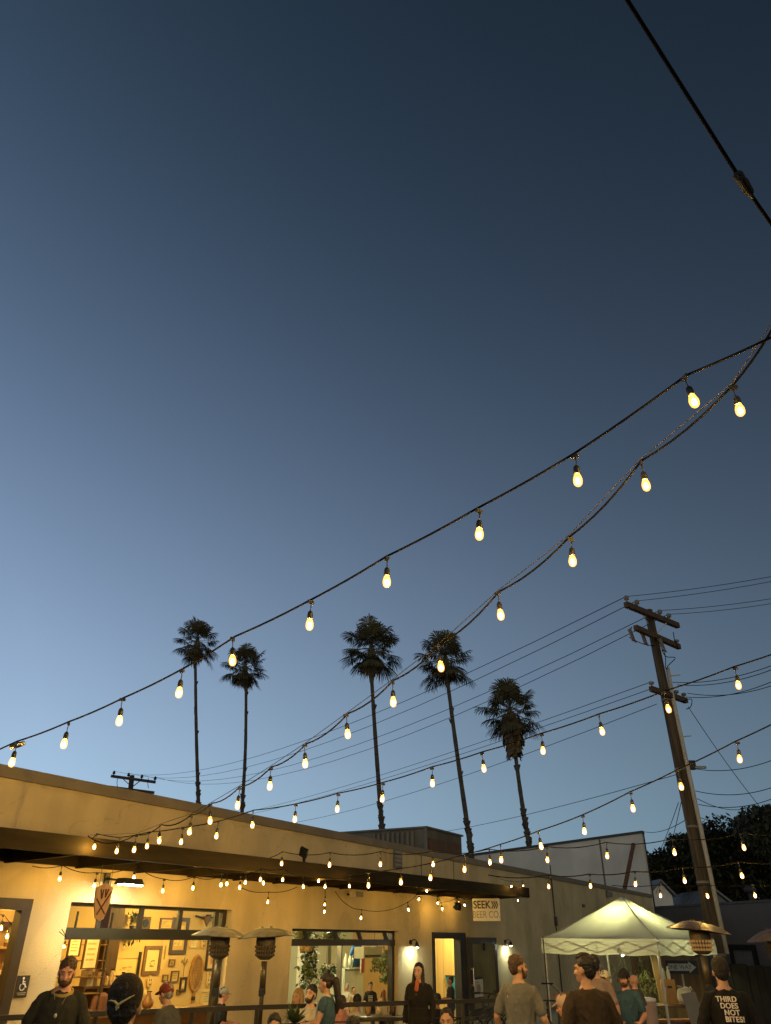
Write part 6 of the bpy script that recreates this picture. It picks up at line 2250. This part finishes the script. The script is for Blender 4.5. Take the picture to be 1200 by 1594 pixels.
def phone(root, u, h, g, s, H3):
    c = u((.05, .42, 1.155))
    b = MB(); b.m = Matrix.Translation(c) @ RX(radians(55)); b.box((-.038, -.005, -.075), (.038, .005, .075)); obj('phone', b, black, root)
    b = MB()
    b.tube(catmull([u((-.10, -.09, 1.47)), u((-.105, .02, 1.485)), u((-.10, .10, 1.40)), u((-.085, .135, 1.2))], 5), .016 * s, 6)
    b.tube(catmull([u((.10, -.09, 1.47)), u((.105, .02, 1.485)), u((.10, .10, 1.40)), u((.085, .135, 1.2))], 5), .016 * s, 6)
    obj('strap', b, M('strap_grey', (.42, .42, .36), .8), root, True)


def scarf(root, u, h, g, s, H3):
    b = MB(); b.cap(u((0, .075, 1.47)), u((0, .118, 1.30)), .040 * s, .022 * s, 10); b.ell(u((0, .105, 1.39)), (.040 * s, .030 * s, .07 * s))
    obj('red_top', b, M('coral_cloth', (.42, .10, .05), .8, .1, 8), root, True)


def tee_print(root, u, h, g, s, H3):
    b = MB()
    for k in range(4):
        for x in (-.06, -.02, .02, .06):
            b.ell(u((x, .134, 1.33 - .05 * k)), (.017 * s, .006 * s, .012 * s), None, 8, 5)
    obj('chest_print', b, M('print_white', (.72, .66, .60), .8), root, True)


def glass_wearer(root, u, h, g, s, H3):
    b = MB()
    for sd in (-1, 1):
        pts = [h((sd * (.032 + .020 * cos(a)), .100, 1.640 + .017 * sin(a))) for a in [2 * pi * i / 12 for i in range(13)]]
        b.tube(pts, .0022 * s, 5)
        b.tube([h((sd * .052, .098, 1.642)), h((sd * .078, .02, 1.642))], .002 * s, 5)
    obj('glasses', b, black, root, True)


def apron_bib(root, u, h, g, s, H3):
    pass


def moved(x, y, z): return (x, y, z)


FWD_L = ((-.22, .06, 1.16), (-.10, .32, 1.12), (.2, 1, .1))
FWD_R = ((.22, .06, 1.16), (.10, .32, 1.12), (-.2, 1, .1))
TAB_L = ((-.24, .08, 1.15), (-.14, .32, 1.05), (.2, 1, -.1))
TAB_R = ((.24, .08, 1.15), (.14, .32, 1.05), (-.2, 1, -.1))
OUT_R = ((.285, -.03, 1.15), (.31, .12, .95), (0, .6, -.8))
OUT_L = ((-.285, -.03, 1.15), (-.31, .12, .95), (0, .6, -.8))

person('bearded man in a dark t-shirt with yellow collar, smiling near the left window', 109, 1490.5, 9.0, 168, hy=-6, hp=14, skin='pink', hairc='brown', beard='brown',
       shirt=(.022, .022, .017), sleeve='short', armL=OUT_L, armR=OUT_R, hood=(.30, .22, .06), extra=pendant, vox=.008, bulk=1.10, roll=-2)
person('man seen from behind in a black cap with a pale bird-like emblem', 202, 1515, 4.7, -4, hp=0, skin='tan', hairc='black', hat=('beanie', (.014, .010, .005)),
       shirt=(.02, .02, .018), vox=.007, extra=cap_mark, bulk=1.05)
person('man in a dark red baseball cap and slate shirt bending to the left', 257, 1528, 10.6, -62, lean=18, hp=-2, skin='tan', hairc='grey', hat=('cap', (.16, .025, .012)), shirt=(.055, .058, .058), armL=FWD_L, armR=FWD_R, vox=.009)
person('person in a grey cap and black shirt facing right behind the heater post', 352, 1535.5, 13.9, 84, hp=10, skin='pink', hairc='dark', hat=('cap', (.30, .29, .23)), shirt=(.016, .016, .018), armL=FWD_L, armR=FWD_R)
person('dark-haired person whose forehead just shows at the bottom edge between the heaters', 428, 1577, 10.5, 172, sit=True, skin='tan', hairc='black', shirt=(.03, .03, .04))
person('bearded dark-haired man in a pale shirt seated beside the woman in teal', 485, 1532, 13.3, 205, sit=True, hp=-4, skin='light', hairc='black', beard='black', shirt=(.45, .40, .28), armL=TAB_L, armR=TAB_R)
person('light-brown-haired person seated left of the bearded man in the pale shirt', 464, 1538, 14.6, -150, sit=True, skin='light', hair='longback', hairc='blond', shirt=(.30, .26, .17), female=True, armL=TAB_L, armR=TAB_R)
person('woman with a dark ponytail in a teal top, looking left over her phone', 504, 1515.5, 12.0, -78, hp=12, skin='tan', hair='ponytail', hairc='dark', shirt=(.035, .075, .11), sleeve='cap', female=True, armL=FWD_L, armR=FWD_R, extra=phone, vox=.009, bulk=1.12)
person('short-haired man in a black t-shirt with white chest print inside the middle opening', 577, 1528, 20.6, 178, skin='tan', hairc='black', shirt=(.012, .012, .013), armL=FWD_L, armR=FWD_R, extra=tee_print)
person('grey-haired man with glasses and a white top at the back of the middle opening', 540, 1531, 21.8, 205, skin='pink', hairc='grey', shirt=(.50, .46, .38), extra=glass_wearer, trousers=(.42, .20, .17))
person('woman with pulled-back dark hair beside the grey-haired man', 551, 1536, 21.0, 150, skin='light', hair='bun', hairc='dark', shirt=(.46, .38, .26), female=True)
person('dark-haired person seen from behind with a pale grey shirt in the middle opening', 556.5, 1547, 17.0, 5, sit=True, skin='tan', hairc='black', shirt=(.40, .36, .27))
person('auburn-haired person seen from behind at the right of the middle opening', 596.5, 1540, 20.2, -20, skin='light', hair='longback', hairc='auburn', shirt=(.42, .34, .22), female=True)
person('pink-shirted person partly hidden behind the woman in teal', 531, 1549, 16.0, -30, sit=True, skin='pink', hairc='brown', shirt=(.42, .19, .16))
person('dark-haired person at the bottom edge right of the woman in teal', 549, 1581, 10.4, -10, sit=True, skin='tan', hairc='black', shirt=(.03, .025, .02))
person('long-haired woman in a long black coat with a coral top, standing under the wall lamp', 651, 1498.5, 14.3, 203, hy=-2, hp=2, skin='light', hair='long', hairc='dark', shirt=(.010, .009, .009), sleeve='long', female=True, coat=True, trousers=(.012, .012, .012), extra=scarf, vox=.009, bulk=1.12)
person('young person with tied-up dark hair looking down before the entrance', 694, 1570, 11.3, 190, sit=True, hp=8, skin='tan', hair='bun', hairc='black', shirt=(.40, .30, .22), female=True)
person('man in a dark t-shirt standing in the entrance doorway, facing left', 700.5, 1519.5, 20.6, -100, skin='brown', hairc='black', shirt=(.014, .014, .014), armR=FWD_R, armL=FWD_L)
person('dark figure seated low at the left side of the entrance doorway', 679, 1546, 19.0, -40, sit=True, skin='brown', hairc='black', shirt=(.012, .012, .013), sleeve='long')
person('short-bearded man in a grey t-shirt seen from behind, looking right', 805, 1485.5, 10.7, 30, hy=46, skin='tan', hairc='brown', beard='brown', shirt=(.115, .118, .115), armR=OUT_R, armL=OUT_L, vox=.008, bulk=1.08)
person('man in a dark brown t-shirt with a tall dark quiff, back turned, before the tent', 907, 1484.5, 8.9, -14, hy=-34, skin='tan', hair='quiff', hairc='black', shirt=(.034, .022, .013), armL=OUT_L, armR=OUT_R, vox=.008, bulk=1.08)
person('dark-haired man in a mauve shirt standing behind the man in brown', 923, 1485.5, 12.8, 14, skin='tan', hairc='black', shirt=(.20, .15, .145), vox=.0095)
person('person in a white cap and dark green shirt under the tent', 941, 1508, 14.6, 60, hp=10, skin='tan', hairc='dark', hat=('cap', (.62, .58, .44)), shirt=(.035, .045, .032))
person('person in a pale pink cap seated low between the two men at the bottom', 871, 1546, 11.6, -70, sit=True, hp=16, skin='pink', hairc='brown', hat=('cap', (.50, .37, .29)), shirt=(.05, .035, .03), armL=TAB_L, armR=TAB_R)
person('seated man in a black cap and teal shirt under the tent', 969, 1507, 14.2, 196, sit=True, hy=18, hp=6, skin='pink', hairc='dark', hat=('cap', (.014, .013, .014)), shirt=(.032, .075, .115), armL=TAB_L, armR=TAB_R, beard='brown')
person('bald man partly hidden behind the seated man in the black cap', 985, 1517, 16.2, -35, skin='pink', hair='bald', shirt=(.09, .08, .07))
person('man in a black knit cap and black sweatshirt with white lettering on the back', 1117, 1488.5, 9.7, 10, skin='tan', hairc='black', hat=('beanie', (.016, .013, .010)), shirt=(.004, .004, .004), sleeve='long', armR=OUT_R, armL=OUT_L, extra=back_text, vox=.008, bulk=1.12)
c = at(594, 1578, 14.9)
t = thing('patio_table', 'small dark patio table with glasses before the middle opening', 'table', loc=(c.x, c.y, 0))
b = MB(); b.lathe([(.02, .84), (.46, .84), (.46, .87), (.02, .872)], 24); obj('tabletop', b, M('dark_table', (.05, .035, .02), .4), t, True)
b = MB(); b.tube([(0, 0, 0), (0, 0, .84)], .035, 10); b.lathe([(.28, 0), (.28, .03), (.05, .05)], 16); obj('pedestal', b, black, t)
for i, (dx, dy, lab) in enumerate(((-.22, -.1, 'amber beer glass at the left of the small dark patio table'), (-.02, -.2, 'pale cloudy drink in the middle of the small dark patio table'), (.2, .0, 'dark beer glass at the right of the small dark patio table'))):
    k_ = thing('beer_glass', lab, 'glass', loc=(c.x + dx, c.y + dy, .8722), group='glasses on the small patio table')
    b = MB(); b.lathe([(.034, 0), (.036, .01), (.045, .16), (.042, .16), (.032, .02)], 14); obj('tumbler', b, pane, k_, True)
    b = MB(); b.lathe([(.031, .012), (.041, .14), (.0, .141)], 14); obj('drink', b, M('drink%d' % i, ((.45, .22, .03), (.55, .45, .25), (.08, .03, .012))[i], .3), k_, True)
# small table plants and drinks at the bottom edge
c = at(458, 1578, 11.8)
t = thing('table_plant', 'small spiky plant in a dark pot beside the woman in teal at the bottom edge', 'plant', loc=(c.x, c.y, 1.03))
b = MB(); b.lathe([(.07, -.18), (.09, 0), (.08, 0)], 12); obj('pot', b, black, t, True)
f = MB(); rr = random.Random(8)
for i in range(60):
    d = Vector((rr.gauss(0, .6), rr.gauss(0, .6), rr.uniform(.3, 1))).normalized(); x, yv, zv = frame_z(d); L = rr.uniform(.12, .26)
    f.add([Vector((0, 0, 0)) + x * .012, d * L * .5 + x * .022, d * L, d * L * .5 - x * .022, -x * .012], [(0, 1, 2, 3, 4)])
obj('foliage', f, M('table_plant_leaf', (.06, .09, .03), .6, .3, 6), t)
c = at(473, 1585, 11.6)
t = thing('drinks_table', 'dark patio table edge at the bottom in front of the woman in teal', 'table', loc=(c.x, c.y, 0))
b = MB(); b.box((-.5, -.3, .82), (.45, .4, .86)); obj('tabletop', b, M('patio_table_top', (.12, .07, .03), .5, .2, 5), t)
b = MB(); b.tube([(0, 0, 0), (0, 0, .82)], .04, 10); b.lathe([(.25, 0), (.25, .03), (.05, .05)], 16); obj('pedestal', b, black, t)
t = thing('beer_glass', 'glowing golden beer glass on the patio table beside the spiky plant', 'glass', loc=(c.x + .02, c.y - .05, .861))
b = MB(); b.lathe([(.032, 0), (.034, .01), (.042, .15), (.039, .15), (.03, .02)], 14); obj('tumbler', b, pane, t, True)
b = MB(); b.lathe([(.029, .012), (.0385, .13), (.0, .131)], 14); obj('beer', b, M('beer_gold', (.65, .38, .05), .3), t, True)
# ---------------------------------------------------------------- sky at dusk
world = bpy.data.worlds.new('World')
scene.world = world
world.use_nodes = True
nt = world.node_tree
N, L = nt.nodes, nt.links
bg = N['Background']
SUN_EL, SUN_AZ = radians(-3.0), radians(-68)
sky = N.new('ShaderNodeTexSky')
sky.sky_type = 'NISHITA'
sky.sun_disc = False
sky.sun_elevation = radians(1.0)
sky.sun_rotation = SUN_AZ
tc = N.new('ShaderNodeTexCoord')
sp = N.new('ShaderNodeSeparateXYZ')
L.new(tc.outputs['Generated'], sp.inputs['Vector'])
# brighter towards the afterglow on the left
az = N.new('ShaderNodeVectorMath'); az.operation = 'DOT_PRODUCT'
L.new(tc.outputs['Generated'], az.inputs[0])
az.inputs[1].default_value = (-.90, .43, 0)
azr = N.new('ShaderNodeMapRange')
azr.inputs['From Min'].default_value = -.2; azr.inputs['From Max'].default_value = .75
azr.inputs['To Min'].default_value = 0.0; azr.inputs['To Max'].default_value = 1.0
L.new(az.outputs['Value'], azr.inputs['Value'])


def ramp(stops):
    r = N.new('ShaderNodeValToRGB')
    r.color_ramp.interpolation = 'B_SPLINE' if len(stops) > 2 else 'LINEAR'
    while len(r.color_ramp.elements) < len(stops): r.color_ramp.elements.new(.5)
    for e, (p, c) in zip(r.color_ramp.elements, stops):
        e.position = p; e.color = (*c, 1)
    L.new(sp.outputs['Z'], r.inputs['Fac'])
    return r


def lin(*c):
    return tuple((v / 255 / 12.92) if v / 255 <= .04045 else ((v / 255 + .055) / 1.055) ** 2.4 for v in c)


RL = [(0, (0.4634, 0.6857, 0.8766)), (0.1, (0.428, 0.6273, 0.8213)), (0.2, (0.3439, 0.4967, 0.6866)), (0.3, (0.2682, 0.3869, 0.5611)), (0.4, (0.2031, 0.2966, 0.4482)), (0.5, (0.1494, 0.2237, 0.3499)), (0.6, (0.1067, 0.1661, 0.267)), (0.7, (0.074, 0.1213, 0.1992)), (0.8, (0.0498, 0.0872, 0.1452)), (0.9, (0.0326, 0.0617, 0.1034)), (1.0, (0.0207, 0.0429, 0.072))]
RR_ = [(0, (0.1224, 0.2008, 0.2482)), (0.1, (0.1133, 0.1831, 0.2322)), (0.2, (0.0915, 0.1438, 0.1933)), (0.3, (0.0718, 0.111, 0.1574)), (0.4, (0.0547, 0.0845, 0.1253)), (0.5, (0.0404, 0.0632, 0.0974)), (0.6, (0.0291, 0.0466, 0.074)), (0.7, (0.0203, 0.0337, 0.055)), (0.8, (0.0137, 0.024, 0.0399)), (0.9, (0.009, 0.0169, 0.0284)), (1.0, (0.0058, 0.0117, 0.0196))]
ra, rb = ramp(RL), ramp(RR_)
pw = N.new('ShaderNodeMath'); pw.operation = 'POWER'; pw.inputs[0].default_value = 3.4
L.new(azr.outputs['Result'], pw.inputs[1])
pn = N.new('ShaderNodeMapRange'); pn.inputs['From Min'].default_value = 1.0; pn.inputs['From Max'].default_value = 3.4
L.new(pw.outputs['Value'], pn.inputs['Value'])
mx = N.new('ShaderNodeMix'); mx.data_type = 'RGBA'
L.new(pn.outputs['Result'], mx.inputs['Factor'])
L.new(rb.outputs['Color'], mx.inputs[6]); L.new(ra.outputs['Color'], mx.inputs[7])
# a little of the physical sky on top of the measured dusk gradient
sc = N.new('ShaderNodeVectorMath'); sc.operation = 'SCALE'; sc.inputs['Scale'].default_value = .0004
L.new(sky.outputs['Color'], sc.inputs[0])
# cream glow added to the unseen sky behind the camera, lighting the right wall
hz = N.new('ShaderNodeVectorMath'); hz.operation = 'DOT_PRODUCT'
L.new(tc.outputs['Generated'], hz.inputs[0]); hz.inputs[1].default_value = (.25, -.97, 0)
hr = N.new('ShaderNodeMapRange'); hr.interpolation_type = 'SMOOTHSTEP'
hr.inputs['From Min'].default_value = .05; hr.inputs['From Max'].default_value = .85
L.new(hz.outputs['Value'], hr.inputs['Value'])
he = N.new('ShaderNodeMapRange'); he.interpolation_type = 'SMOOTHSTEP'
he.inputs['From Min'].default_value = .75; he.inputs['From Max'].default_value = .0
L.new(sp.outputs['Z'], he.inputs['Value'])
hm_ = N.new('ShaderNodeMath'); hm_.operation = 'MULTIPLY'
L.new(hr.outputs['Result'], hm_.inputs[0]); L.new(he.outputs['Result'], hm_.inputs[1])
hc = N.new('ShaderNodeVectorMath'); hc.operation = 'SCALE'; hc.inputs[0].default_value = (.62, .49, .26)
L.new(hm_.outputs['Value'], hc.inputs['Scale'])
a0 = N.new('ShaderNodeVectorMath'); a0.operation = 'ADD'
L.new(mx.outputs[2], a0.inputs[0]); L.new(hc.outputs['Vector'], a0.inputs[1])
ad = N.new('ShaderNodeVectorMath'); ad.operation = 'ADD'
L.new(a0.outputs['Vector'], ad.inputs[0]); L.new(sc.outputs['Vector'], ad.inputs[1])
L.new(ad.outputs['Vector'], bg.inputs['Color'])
bg.inputs['Strength'].default_value = 1.0
# last afterglow: a very weak, wide sun low on the left
sd = bpy.data.lights.new('sun', 'SUN'); sd.energy = .03; sd.angle = radians(20); sd.color = (1.0, .85, .7)
so = bpy.data.objects.new('sun', sd); COL.objects.link(so)
so.rotation_euler = (radians(82), 0, -SUN_AZ + pi)
so.location = (-30, 20, 30)

scene.view_settings.view_transform = 'Standard'
scene.view_settings.look = 'None'
scene.view_settings.exposure = 0.0
scene.view_settings.gamma = 1.0
scene.cycles.use_denoising = True
scene.cycles.denoiser = 'OPENIMAGEDENOISE'
scene.cycles.max_bounces = 6
scene.cycles.diffuse_bounces = 3
scene.cycles.glossy_bounces = 3
scene.cycles.transmission_bounces = 4
scene.cycles.transparent_max_bounces = 16
scene.cycles.sample_clamp_indirect = 4.0
scene.cycles.use_light_tree = True
scene.cycles.caustics_reflective = False
scene.cycles.caustics_refractive = False
